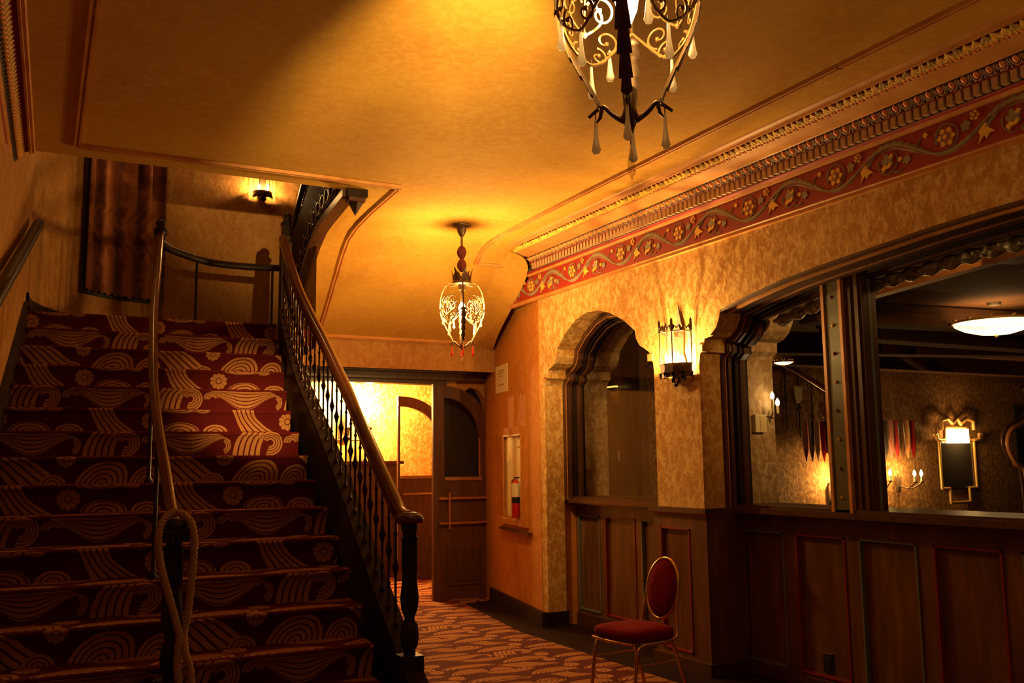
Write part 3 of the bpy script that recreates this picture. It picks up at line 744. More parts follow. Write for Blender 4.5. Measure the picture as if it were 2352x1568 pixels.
# stringer on the right, between steps and balustrade
def rx(y): return interp([(3.5, 1.72), (4.64, 1.749), (5.21, 1.779), (5.76, 1.82), (6.4, 1.846), (7.04, 1.855), (7.6, 1.908), (8.2, 1.986)], y)
def zn(y): return ZT + (y - YT) * RS / GO      # nosing line
b = MB(); ys = [4.15 + 0.2 * i for i in range(21)]
for dz0, dz1, a0, a1, m in ((-0.30, 0.075, 0.0, 0.09, 'blackwood'), (0.055, 0.085, 0.0, 0.10, 'carvedwood')):
    rows = []
    for y in ys:
        z = zn(y)
        x0 = max(xr(y) + 0.0, rx(y) - 0.045) + a0 - (0.0); x1 = rx(y) + 0.045 + (a1 - 0.09)
        x0 = min(x0, x1 - 0.02)
        rows.append([(x0, y, z + dz0), (x1, y, z + dz0), (x1, y, z + dz1), (x0, y, z + dz1)])
    b.grid(rows, m, False, closed=True); b.add(rows[0], [(0, 1, 2, 3)], m); b.add(rows[-1], [(3, 2, 1, 0)], m)
sb(b, 'stringer')
b = MB()
rows = []
for y in [3.9 + 0.25 * i for i in range(17)]:
    z = zn(y); rows.append([(lw(y) + 0.003, y, z - 0.2), (lw(y) + 0.03, y, z - 0.2), (lw(y) + 0.03, y, z + 0.13), (lw(y) + 0.003, y, z + 0.13)])
b.grid(rows, 'blackwood', False, closed=True); b.add(rows[-1], [(3, 2, 1, 0)], 'blackwood')
sb(b, 'wall_stringer')

# ---- right balustrade
def zr(y): return 3.5 - 0.626 * (8.1 - y)
bal = empty('balustrade', (1.76, 4.6, 0.5), 'curving wooden handrail on dark iron balusters along the open right side of the stairs', 'railing')
def rel(b, name, root, parent=None):
    l = root.location; b.v = [(p[0] - l[0], p[1] - l[1], p[2] - l[2]) for p in b.v]; return b.build(name, parent or root)
def handrail(path, w, h, m='rail'):
    """moulded rail section swept along a path"""
    b = MB(); path = [Vector(p) for p in path]; rows = []
    sec = [(-0.5, -0.1), (-0.42, -0.5), (0.42, -0.5), (0.5, -0.1), (0.44, 0.22), (0.25, 0.44), (0, 0.5), (-0.25, 0.44), (-0.44, 0.22)]
    for i, p in enumerate(path):
        t = (path[min(i + 1, len(path) - 1)] - path[max(i - 1, 0)]).normalized()
        s = t.cross(Vector((0, 0, 1))).normalized(); u = s.cross(t)
        rows.append([p + s * (a * w) + u * (c * h) for a, c in sec])
    b.grid(rows, m, True, closed=True); b.add(rows[0], [tuple(range(9))[::-1]], m); b.add(rows[-1], [tuple(range(9))], m)
    return b
path = [(rx(y), y, zr(y) - 0.03) for y in [4.64 + 0.12 * i for i in range(31)]]
path = smooth_path(path[::3], 4)
path = [(1.745, 4.50, 1.285), (1.747, 4.58, 1.29)] + [tuple(p) for p in path]
rel(handrail(path, 0.075, 0.075), 'handrail', bal)
def baluster_mesh(h):
    """turned iron baluster with knops, base at z=0"""
    b = MB(); k = 0.0065
    pr = [(0.014, 0), (0.014, 0.02), (k, 0.03), (k, h * .20), (0.012, h * .22), (k, h * .24), (k * 1.1, h * .42), (0.010, h * .45), (0.019, h * .50), (0.010, h * .55), (k * 1.1, h * .58), (k, h * .76), (0.012, h * .78), (k, h * .80), (k, h)]
    b.lathe((0, 0, 0), pr, 'balmetal', 8); return b
bm0 = None
n = 29
for i in range(n):
    y = 4.72 + i * 0.1205; z0 = zn(y) + 0.08; h = zr(y) - 0.06 - z0
    if bm0 is None:
        o = baluster_mesh(h).build('baluster', bal); bm0 = o
    else:
        o = bm0.copy(); COL.objects.link(o); o.parent = bal
    o.location = Vector((rx(y), y, z0)) - bal.location
def newel(root, x, y, ztop, zbase, name='newel_post', m='blackwood'):
    z = lambda v: ztop - v
    pr = [(0.052, zbase), (0.052, z(0.70)), (0.030, z(0.69)), (0.026, z(0.67)), (0.040, z(0.65)), (0.047, z(0.60)), (0.040, z(0.545)), (0.024, z(0.525)), (0.027, z(0.52)), (0.024, z(0.515)), (0.040, z(0.475)), (0.047, z(0.42)), (0.040, z(0.36)), (0.034, z(0.30)), (0.033, z(0.12)), (0.036, z(0.11)), (0.034, z(0.10)), (0.045, z(0.075)), (0.036, z(0.06)), (0.055, z(0.045)), (0.06, z(0.03)), (0.056, z(0.01)), (0.03, z(0.0)), (0.0, z(-0.002))]
    b = MB(); b.lathe((x, y, 0), pr[2:], m, 20)
    b.box((x - 0.055, y - 0.055, zbase), (x + 0.055, y + 0.055, z(0.69)), m)
    for k in range(8):
        a = 2 * PI * k / 8
        b.tube([(x + 0.036 * math.cos(a), y + 0.036 * math.sin(a), z(0.30)), (x + 0.036 * math.cos(a), y + 0.036 * math.sin(a), z(0.12))], 0.005, m, 5)
    return rel(b, name, root)
nw1 = newel(bal, 1.745, 4.50, 1.315, 0.0)
b = MB(); b.lathe((1.745, 4.50, 0), [(0.064, 1.262), (0.07, 1.272), (0.07, 1.292), (0.058, 1.306), (0.0, 1.312)], 'rail', 20); rel(b, 'newel_cap', bal, nw1)
# upper end of the rail at the landing newel
b = MB(); b.box((1.975, 8.22, 2.76), (2.065, 8.31, 3.50), 'blackwood'); b.lathe((2.02, 8.265, 0), [(0.06, 3.50), (0.06, 3.53), (0.035, 3.55), (0.045, 3.58), (0.03, 3.61), (0, 3.62)], 'blackwood', 14)
rel(b, 'landing_newel', bal)

# ---- centre handrail
cen = empty('centre_handrail', (0.63, 4.5, 0.5), 'slender wooden handrail on posts down the middle of the stairs', 'handrail')
pts = [(0.640, 4.56, 1.30), (0.643, 4.80, 1.42), (0.644, 5.03, 1.58), (0.646, 5.33, 1.765), (0.664, 5.76, 2.032), (0.697, 6.15, 2.28), (0.76, 6.74, 2.648), (0.85, 7.4, 3.06), (0.935, 8.05, 3.46), (0.95, 8.12, 3.49)]
CP = [tuple(Vector(p) - Vector((0, 0, 0.02))) for p in smooth_path(pts, 5)]
rel(handrail(CP, 0.055, 0.05), 'handrail', cen)
def cxz(y):
    for p, q in zip(CP, CP[1:]):
        if p[1] <= y <= q[1]:
            t = (y - p[1]) / (q[1] - p[1]); return lerp(p[0], q[0], t), lerp(p[2], q[2], t)
    return CP[-1][0], CP[-1][2]
for y in (5.35, 6.1, 6.9):
    x, z = cxz(y); k = math.floor((y - YT) / GO + 1e-6); zt_ = ZT + RS * k
    b = MB(); b.lathe((x, y, 0), [(0.028, zt_), (0.028, zt_ + 0.015), (0.012, zt_ + 0.03), (0.012, z - 0.02)], 'iron', 10); rel(b, 'post', cen)
nw2 = newel(cen, 0.625, 4.48, 1.325, ZT - RS * 14)
b = MB(); b.box((0.565, 4.42, 1.262), (0.685, 4.54, 1.285), 'blackwood'); b.box((0.578, 4.433, 1.285), (0.672, 4.527, 1.318), 'blackwood')
for i in range(4):
    for s in (0.424, 0.536):
        b.box((0.578 + i * 0.025, 4 + s - 0.004, 1.225), (0.592 + i * 0.025, 4 + s + 0.004, 1.262), 'blackwood')
    b.box((0.569, 4.433 + i * 0.025, 1.225), (0.577, 4.447 + i * 0.025, 1.262), 'blackwood'); b.box((0.673, 4.433 + i * 0.025, 1.225), (0.681, 4.447 + i * 0.025, 1.262), 'blackwood')
rel(b, 'newel_cap', cen, nw2)
b = MB(); b.box((0.918, 8.09, 2.76), (0.968, 8.14, 3.44), 'blackwood'); b.lathe((0.943, 8.115, 0), [(0.03, 3.44), (0.055, 3.47), (0.06, 3.50), (0.03, 3.53), (0.042, 3.56), (0.02, 3.59), (0, 3.595)], 'blackwood', 12)
rel(b, 'top_post', cen)
# ---- curved guard rail on the landing
gr = empty('landing_guard_rail', (1.5, 8.6, 2.76), 'curved black guard rail at the top of the stairs', 'railing')
gp = smooth_path([(0.955, 8.13, 3.40), (1.07, 8.30, 3.385), (1.28, 8.50, 3.375), (1.47, 8.62, 3.37), (1.70, 8.66, 3.37), (1.90, 8.62, 3.365), (2.05, 8.55, 3.36)], 5)
rel(handrail(gp, 0.05, 0.06, 'blackwood'), 'handrail', gr)
for (x, y) in ((1.30, 8.51), (1.98, 8.585), (1.66, 8.66)):
    if x == 1.66: continue
    b = MB(); b.lathe((x, y, 0), [(0.03, 2.76), (0.03, 2.775), (0.011, 2.79), (0.011, 3.36)], 'iron', 10); rel(b, 'post', gr)
# ---- rope looped over the centre newel
def twist(path, r, strands=3, pitch=0.055, rs=None):
    b = MB(); path = [Vector(p) for p in path]; L = [0]
    for p, q in zip(path, path[1:]): L.append(L[-1] + (q - p).length)
    for s_ in range(strands):
        out = []
        ref = Vector((0, 1, 0))
        for i, p in enumerate(path):
            t = (path[min(i + 1, len(path) - 1)] - path[max(i - 1, 0)]).normalized()
            a = (ref - t * ref.dot(t)).normalized(); c = t.cross(a); an = 2 * PI * (L[i] / pitch + s_ / strands)
            out.append(p + a * (math.cos(an) * r * 0.52) + c * (math.sin(an) * r * 0.52))
        b.tube(out, r * 0.56, 'rope', 6)
    return b
rp = [(0.655, 4.395, 0.50), (0.650, 4.395, 0.62), (0.640, 4.395, 0.72), (0.648, 4.40, 0.82), (0.640, 4.40, 0.86), (0.605, 4.40, 0.98), (0.575, 4.40, 1.08), (0.552, 4.40, 1.18), (0.550, 4.41, 1.26), (0.566, 4.43, 1.315), (0.595, 4.45, 1.345), (0.63, 4.455, 1.352), (0.665, 4.44, 1.335), (0.690, 4.42, 1.295), (0.698, 4.405, 1.22), (0.694, 4.40, 1.12), (0.688, 4.40, 1.02), (0.680, 4.405, 0.92), (0.668, 4.41, 0.84), (0.672, 4.385, 0.76), (0.694, 4.385, 0.68), (0.700, 4.385, 0.58), (0.700, 4.385, 0.50)]
rp_ = smooth_path(rp, 14)
tag(twist(rp_, 0.0165).build('rope'), 'hemp rope draped and crossed over the centre newel post', 'rope')
# ---- left wall handrail
wh = empty('wall_handrail', (-0.1, 6.5, 2.8), 'thick round dark handrail fixed to the left plaster wall', 'handrail')
b = MB(); d0 = Vector((0.045, 7.97, 3.43)); d1 = Vector((-0.14, 5.85, 2.53)); dd = (d1 - d0)
b.tube([d0, d0 + dd * 0.02, d0 + dd, d0 + dd * 1.9], [0.032, 0.04, 0.04, 0.04], 'blackwood', 14); wr_ = rel(b, 'rail', wh)
for t in (0.25, 0.95, 1.6):
    p = d0 + dd * t; b = MB(); b.tube([p - Vector((0, 0, 0.03)), p + Vector((-0.02, 0, -0.07)), Vector((lw(p.y) + 0.005, p.y, p.z - 0.08))], 0.009, 'iron', 8)
    b.lathe((0, 0, 0), [(0.0, 0)], 'iron', 4) if False else None
    rel(b, 'bracket', wh, wr_)

# ---- upper flight seen from below
uf = empty('upper_staircase', (2.3, 8.2, 3.2), 'dark carved side and railing of the upper stair flight above the landing', 'staircase')
def ux(y): return 2.28 + (y - 7.8) * 0.095 - 0.03
def ulow(y): return sz(y) - 0.02
def utop(y): return max(3.66, ulow(y)) + 0.30 + max(0, (9.2 - y)) * 0.30
b = MB(); yy = [6.95, 7.3, 7.7, 8.0, 8.3, 8.6, 8.9, 9.2, 9.5, 9.75]
rows = [[(ux(y) - 0.03, y, ulow(y) - 0.01), (ux(y) + 0.03, y, ulow(y) - 0.01), (ux(y) + 0.03, y, utop(y)), (ux(y) - 0.03, y, utop(y))] for y in yy]
b.grid(rows, 'carvedwood', False, closed=True); b.add(rows[0], [(0, 1, 2, 3)], 'carvedwood'); b.add(rows[-1], [(3, 2, 1, 0)], 'carvedwood')
rel(b, 'stringer', uf)
b = MB()
rows = [[(ux(y) - 0.055, y, ulow(y) - 0.035), (ux(y) + 0.05, y, ulow(y) - 0.035), (ux(y) + 0.05, y, ulow(y) + 0.025), (ux(y) - 0.055, y, ulow(y) + 0.025)] for y in [6.86, 7.2, 7.6] + yy[2:]]
b.grid(rows, 'wood', False, closed=True); b.add(rows[0], [(0, 1, 2, 3)], 'wood')
rel(b, 'stringer_moulding', uf)
b = MB()
for i in range(13):
    y = 7.2 + i * 0.2; z = ulow(y) + 0.17; x = ux(y) - 0.034
    b.tube([(x, y + 0.06 * math.cos(t), z + 0.06 * math.sin(t)) for t in [2 * PI * j / 12 for j in range(13)]], 0.009, 'wood', 5, False)
    b.tube([(x, y + 0.1 - 0.05 * math.cos(t), z + 0.1 * math.sin(t)) for t in [PI * j / 8 - PI / 2 for j in range(9)]], 0.007, 'wood', 5, False)
rel(b, 'carved_scrolls', uf)
uz = lambda y: 3.93 + (9.70 - y) * 0.47
rel(handrail([(ux(y) + 0.0, y, uz(y)) for y in [9.72, 9.5, 9.2, 8.9, 8.6, 8.3, 8.0, 7.6, 7.2]], 0.08, 0.09, 'blackwood'), 'handrail', uf)
um = None
for i in range(24):
    y = 7.3 + i * 0.102; z0 = utop(y) - 0.02; h = uz(y) - 0.04 - z0
    if h < 0.05: z0 = uz(y) - 0.4; h = 0.38
    b = MB(); b.lathe((ux(y), y, 0), [(0.014, z0 - 0.1), (0.009, z0 + 0.02), (0.009, z0 + h * .4), (0.02, z0 + h * .5), (0.009, z0 + h * .6), (0.009, z0 + h)], 'balmetal', 6)
    rel(b, 'baluster', uf)
b = MB(); b.box((2.33, 9.60, 2.76), (2.42, 9.69, 4.05), 'blackwood'); b.lathe((2.375, 9.645, 0), [(0.06, 4.05), (0.06, 4.08), (0.03, 4.11), (0.045, 4.15), (0, 4.19)], 'blackwood', 12); rel(b, 'newel_post', uf)
b = MB()
b.box((2.13, 6.80, 3.60), (2.29, 6.93, 3.665), 'blackwood'); b.box((2.145, 6.815, 3.565), (2.275, 6.915, 3.60), 'wood')
b.lathe((2.21, 6.865, 0), [(0.05, 3.565), (0.055, 3.55), (0.035, 3.52), (0.02, 3.49), (0.0, 3.46)], 'blackwood', 4, smooth=False)
rel(b, 'pendant_drop', uf)

# ---- wall hanging on the curved wall
def wallpt(s):
    """point and inward normal on the back wall at arc length s"""
    acc = 0
    for p, q in zip(BW, BW[1:]):
        l = math.hypot(q[0] - p[0], q[1] - p[1])
        if acc + l >= s:
            t = (s - acc) / l; n = ((q[1] - p[1]) / l, -(q[0] - p[0]) / l)
            return (lerp(p[0], q[0], t), lerp(p[1], q[1], t)), n
        acc += l
    return BW[-1], (0, -1)
acc = 0; s0 = s1 = None
for p, q in zip(BW, BW[1:]):
    l = math.hypot(q[0] - p[0], q[1] - p[1])
    if s0 is None and q[0] >= 0.375: s0 = acc + l
    if s1 is None and q[0] >= 1.12: s1 = acc + l
    acc += l
wt = empty('wall_hanging', (0.8, 9.5, 3.15), 'long striped brown cloth hanging on the curved landing wall', 'tapestry')
n = 64; rows = []
for iz in range(13):
    z = 3.16 + iz * 0.17; r = []
    for j in range(n + 1):
        s = lerp(s0, s1, j / n); (x, y), nn_ = wallpt(s)
        d = 0.065 + 0.020 * math.sin(j / n * 2 * PI * 5.3 + 0.4) * (0.35 + 0.65 * iz / 12) + 0.006 * math.sin(j / n * 40)
        zz = z + (0.012 * math.sin(j / n * 2 * PI * 11) if iz == 0 else 0)
        r.append((x + nn_[0] * d, y + nn_[1] * d, zz))
    rows.append(r)
b = MB(); b.grid(rows, 'fabric', True, uvf=lambda i, j: (j / n, i / 12))
rel(b, 'cloth', wt)
b = MB()  # dark strips along the left and bottom edges of the cloth
for (sa, sb_, za, zb) in ((s0 - 0.02, s0 + 0.025, 3.13, 5.22), (s0 - 0.02, s1 + 0.01, 3.13, 3.17)):
    k = 24; rr_ = []
    for z in (za, zb):
        r = []
        for j in range(k + 1):
            (x, y), nn_ = wallpt(lerp(sa, sb_, j / k)); r.append((x + nn_[0] * 0.03, y + nn_[1] * 0.03, z))
        rr_.append(r)
    b.grid(rr_, 'dark', False)
    r0 = []
    for j in range(k + 1):
        (x, y), nn_ = wallpt(lerp(sa, sb_, j / k)); r0.append((x + nn_[0] * 0.004, y + nn_[1] * 0.004, za))
    b.grid([r0, rr_[0]], 'dark', False)
rel(b, 'dark_edge', wt)
b = MB(); rr_ = [wallpt(lerp(s0 - .03, s1 + .03, j / 20)) for j in range(21)]
b.tube([(p[0] + n_[0] * 0.07, p[1] + n_[1] * 0.07, 5.24) for p, n_ in rr_], 0.02, 'blackwood', 8); rel(b, 'hanging_rod', wt)
# ================================================================ LANTERNS
def lantern(x, y, zb, label, link_group=None, red=False, rot=0.0):
    """openwork lantern; zb is the height of the bulb"""
    root = empty('pendant_lantern', (x, y, CZ), label, 'hanging lantern', None, rot)
    D = zb - CZ    # bulb height in local space
    def part(b, name, parent=root): return b.build(name, parent)
    b = MB(); b.lathe((0, 0, 0), [(0.085, 0.0), (0.09, -0.012), (0.075, -0.022), (0.045, -0.03), (0.04, -0.06), (0.022, -0.10), (0.012, -0.11)], 'bronze', 20); part(b, 'ceiling_canopy')
    b = MB(); b.lathe((0, 0, 0), [(0.010, -0.10), (0.010, -0.20)], 'bronze', 8); part(b, 'stem')
    t0, t1 = -0.195, D + 0.335
    b = MB(); pr = []
    for i in range(25):
        t = i / 24; r = 0.014 + 0.026 * abs(math.sin(2 * PI * t)) ** 0.8 if 0 < t < 1 else 0.014
        pr.append((r, lerp(t0, t1, t)))
    rows = []
    for i, (r, z) in enumerate(pr):
        rows.append([(r * (1 + 0.10 * math.cos(7 * a + i * .2)) * math.cos(a), r * (1 + 0.10 * math.cos(7 * a + i * .2)) * math.sin(a), z) for a in [2 * PI * k / 28 for k in range(28)]])
    b.grid(rows, 'sleeve', True, closed=True); part(b, 'cord_sleeve')
    # crown
    b = MB(); zc = D + 0.22
    b.lathe((0, 0, 0), [(0.03, zc - 0.005), (0.082, zc), (0.088, zc + 0.012), (0.082, zc + 0.025), (0.078, zc + 0.03), (0.076, zc + 0.06), (0.070, zc + 0.06), (0.072, zc + 0.01), (0.03, zc + 0.005)], 'bronze', 24)
    for k in range(6):
        a = 2 * PI * k / 6 + 0.3
        ca, sa = math.cos(a), math.sin(a); tn = (-sa, ca)
        P_ = lambda u, r, z: (ca * r + tn[0] * u, sa * r + tn[1] * u, z)
        rows = [[P_(-0.034, .076, zc + .03), P_(0, .080, zc + .03), P_(0.034, .076, zc + .03)], [P_(-0.030, .078, zc + .075), P_(0, .086, zc + .075), P_(0.030, .078, zc + .075)], [P_(-0.012, .082, zc + .105), P_(0, .088, zc + .105), P_(0.012, .082, zc + .105)], [P_(-0.010, .094, zc + .125), P_(0, .098, zc + .128), P_(0.010, .094, zc + .125)], [P_(-0.001, .108, zc + .145), P_(0, .108, zc + .146), P_(0.001, .108, zc + .145)]]
        b.grid(rows, 'bronze', True)
    b.lathe((0, 0, 0), [(0.030, zc - 0.05), (0.034, zc + 0.0)], 'bronze', 12)
    part(b, 'crown')
    # profile of the cage
    CPr = [(0.245, 0.05), (0.23, 0.105), (0.19, 0.152), (0.12, 0.182), (0.04, 0.193), (-0.02, 0.192), (-0.08, 0.180), (-0.15, 0.150), (-0.21, 0.118), (-0.27, 0.088), (-0.305, 0.075)]
    def cr(z): return interp([(a, c) for a, c in CPr][::-1], z)
    for k in range(4):
        a = PI / 2 * k; ca, sa = math.cos(a), math.sin(a)
        b = MB(); Lr, C_, R_ = [], [], []; Z = []
        i = 0
        for (za, ra), (zb_, rb) in zip(CPr, CPr[1:]):
            for t in (0, .25, .5, .75): Z.append((lerp(za, zb_, t), lerp(ra, rb, t)))
        Z.append(CPr[-1]); mm = len(Z)
        Zs = smooth_path([(r, 0, z) for z, r in CPr], 8)
        for i, p in enumerate(Zs):
            t = i / (len(Zs) - 1)
            w = (0.006 if t < 0.48 else 0.034 * (1 - 0.50 * t)); saw = (i % 7) / 7.0
            w = w * (0.62 + 0.42 * saw) if t > 0.48 and t < 0.93 else 0.006
            r = p.x; z = D + p.z
            Lr.append((ca * (r + .004) - sa * w, sa * (r + .004) + ca * w, z - 0.010 * saw)); C_.append((ca * (r - .006), sa * (r - .006), z)); R_.append((ca * (r + .004) + sa * w, sa * (r + .004) - ca * w, z - 0.010 * saw))
        b.grid([Lr, C_, R_], 'bronze', True)
        # little turned up foot of the rib
        e = Zs[-1]; b.tube([(ca * e.x, sa * e.x, D + e.z + .01), (ca * (e.x + .004), sa * (e.x + .004), D + e.z - .015), (ca * (e.x + .016), sa * (e.x + .016), D + e.z - .03)], [0.006, 0.005, 0.002], 'bronze', 6)
        b.tube([(ca * .05, sa * .05, zc - .01), (ca * .10, sa * .10, zc - .02), (ca * .06, sa * .06, zc)], 0.003, 'bronze', 5)
        part(b, 'leaf_rib')
    # scrollwork between the ribs
    def onc(a, z, off=0.0): r = cr(z) - 0.004 + off; return (r * math.cos(a), r * math.sin(a), D + z)
    def spiral(b, a0, z0, R, turns, ph, sgn, thick=0.0045):
        pts = []
        for i in range(int(26 * turns) + 6):
            t = i / (26 * turns + 5); rr = R * (1 - 0.82 * t); an = ph + sgn * 2 * PI * turns * t
            z = z0 + rr * math.sin(an); a = a0 + rr * math.cos(an) / max(cr(z), .05)
            pts.append(onc(a, z))
        b.tube(pts, [thick * (1 - .35 * i / len(pts)) for i in range(len(pts))], 'scroll', 6); b.ball(pts[-1], 0.008, 'scroll', 6)
        return pts[0]
    sw_ = []
    for k in range(4):
        am = PI / 2 * k + PI / 4; b = MB()
        for s in (-1, 1):
            spiral(b, am + s * 0.30, 0.055, 0.050, 1.15, PI / 2 * (1 + s) - s * .4, -s)
            spiral(b, am + s * 0.36, -0.030, 0.040, 1.1, -PI / 2, s)
            spiral(b, am + s * 0.20, -0.085, 0.030, 1.1, PI / 2, -s)
            pts = [onc(am + s * t * 0.78, -0.005 - 0.115 * math.cos(t * PI * .5) * (1 - .15 * t)) for t in [j / 12 for j in range(13)]]
            b.tube(pts, 0.0045, 'scroll', 6)
            pts = [onc(am + s * (0.02 + 0.30 * math.sin(t * PI)), 0.10 - 0.12 * t) for t in [j / 12 for j in range(13)]]
            b.tube(pts, 0.004, 'scroll', 6)
        b.ball(onc(am, -0.02), 0.010, 'scroll', 8); b.ball(onc(am, 0.10), 0.008, 'scroll', 8)
        b.tube([onc(am, -0.02), onc(am, 0.10)], 0.003, 'scroll', 5)
        sw_.append(part(b, 'scrollwork'))
    # bottom spider
    b = MB()
    b.lathe((0, 0, 0), [(0.012, D - 0.24), (0.022, D - 0.25), (0.016, D - 0.30), (0.024, D - 0.325), (0.014, D - 0.35), (0.006, D - 0.37), (0.0, D - 0.385)], 'bronze', 12)
    for k in range(4):
        a = PI / 2 * k; ca, sa = math.cos(a), math.sin(a)
        p_ = smooth_path([(0.015, 0, -0.335), (0.045, 0, -0.315), (0.070, 0, -0.290), (0.09, 0, -0.300), (0.112, 0, -0.318)], 4)
        b.tube([(ca * q.x, sa * q.x, D + q.z) for q in p_], [0.009 - 0.0003 * i for i in range(len(p_))], 'bronze', 6)
    bs_ = part(b, 'bottom_spider')
    # bulb
    b = MB(); b.lathe((0, 0, 0), [(0.014, D + 0.06), (0.014, D + 0.16)], 'bronze', 10); b.lathe((0, 0, 0), [(0.010, D + 0.16), (0.010, D + 0.20)], 'bronze', 8); bh_ = part(b, 'bulb_holder')
    b = MB(); b.lathe((0, 0, 0), [(0.012, D + 0.06), (0.024, D + 0.035), (0.033, D + 0.01), (0.028, D - 0.025), (0.013, D - 0.06), (0.0, D - 0.078)], 'bulb', 16); part(b, 'bulb', bh_)
    # hanging drops
    def drop(a, r, z, m, L=0.095, par=None):
        b = MB(); x_, y_ = r * math.cos(a), r * math.sin(a); z = D + z
        b.lathe((x_, y_, 0), [(0.0015, z + 0.02), (0.0015, z)], 'iron', 5)
        if m == 'crystal': b.lathe((x_, y_, 0), [(0.001, z), (0.006, z - L * .25), (0.013, z - L * .72), (0.0, z - L)], m, 6, smooth=False)
        else: b.lathe((x_, y_, 0), [(0.001, z), (0.004, z - 0.004), (0.005, z - L * .35), (0.0085, z - L * .68), (0.0125, z - L * .88), (0.008, z - L * .98), (0.0, z - L)], m, 12)
        part(b, 'glass_drop', par or bs_)
    for k in range(4):
        a = PI / 2 * k
        drop(a, 0.092, -0.325, 'redglass' if red else 'milk')
        am = a + PI / 4
        drop(am, cr(-0.12) - 0.004, -0.125, 'milk', par=sw_[k])
        drop(am - 0.42, cr(-0.05) - .004, -0.055, 'milk', par=sw_[k])
    drop(0, 0.0, -0.40, 'crystal', 0.10)
    return root
M['scroll'] = newmat('pale gilded scrollwork', (0.30, 0.18, 0.06), 0.35, 0.5)
va = math.atan2(2.0, 1.40)
l1 = lantern(1.40, 2.0, 2.785, 'nearest hanging lantern, cropped by the top edge, with milky glass drops', rot=va - 0.07)
l2 = lantern(3.39, 7.48, 2.90, 'small far hanging lantern with crown and velvet cord before the sloping ceiling', red=True, rot=va + 0.24)
lamp('light_bulb', (1.40, 2.0, 2.77), P_NEAR, size=0.015)
lamp('light_bulb', (3.39, 7.48, 2.88), P_FAR, size=0.08)
# third lantern, added out of view on the right to light the wall
l3 = lantern(3.39, 1.5, 2.90, 'identical lantern added out of view to light the right wall', rot=0.5)
lamp('light_bulb', (3.39, 1.5, 2.885), P_SIDE, size=0.04)
# extra spot inside the near lantern, added for the bright ceiling patch
sd = bpy.data.lights.new('ceiling_patch_spot', 'SPOT'); sd.energy = P_UP; sd.color = (1.0, 0.62, 0.2); sd.spot_size = math.radians(36); sd.spot_blend = 1.0; sd.shadow_soft_size = 0.02
so = bpy.data.objects.new('ceiling_patch_spot', sd); COL.objects.link(so); so.location = (1.40, 2.0, 2.80)
so.rotation_euler = (Vector((2.0, 4.85, 3.66)) - Vector((1.40, 2.0, 2.80))).to_track_quat('-Z', 'Y').to_euler()

# and a second added spot, aimed down onto the upper risers
bd = bpy.data.lights.new('riser_spot', 'SPOT'); bd.energy = P_BEAM; bd.color = (1.0, 0.6, 0.2); bd.spot_size = math.radians(16); bd.spot_blend = 1.0; bd.shadow_soft_size = 0.012
bo = bpy.data.objects.new('riser_spot', bd); COL.objects.link(bo); bo.location = (1.40, 2.0, 2.785)
bo.rotation_euler = (Vector((1.50, 6.85, 2.02)) - Vector((1.40, 2.0, 2.785))).to_track_quat('-Z', 'Y').to_euler()
# added light without fixture above the stair opening, to catch the step nosings
lamp('stairwell_fill', (0.9, 8.5, 5.6), P_WELL, size=0.05)
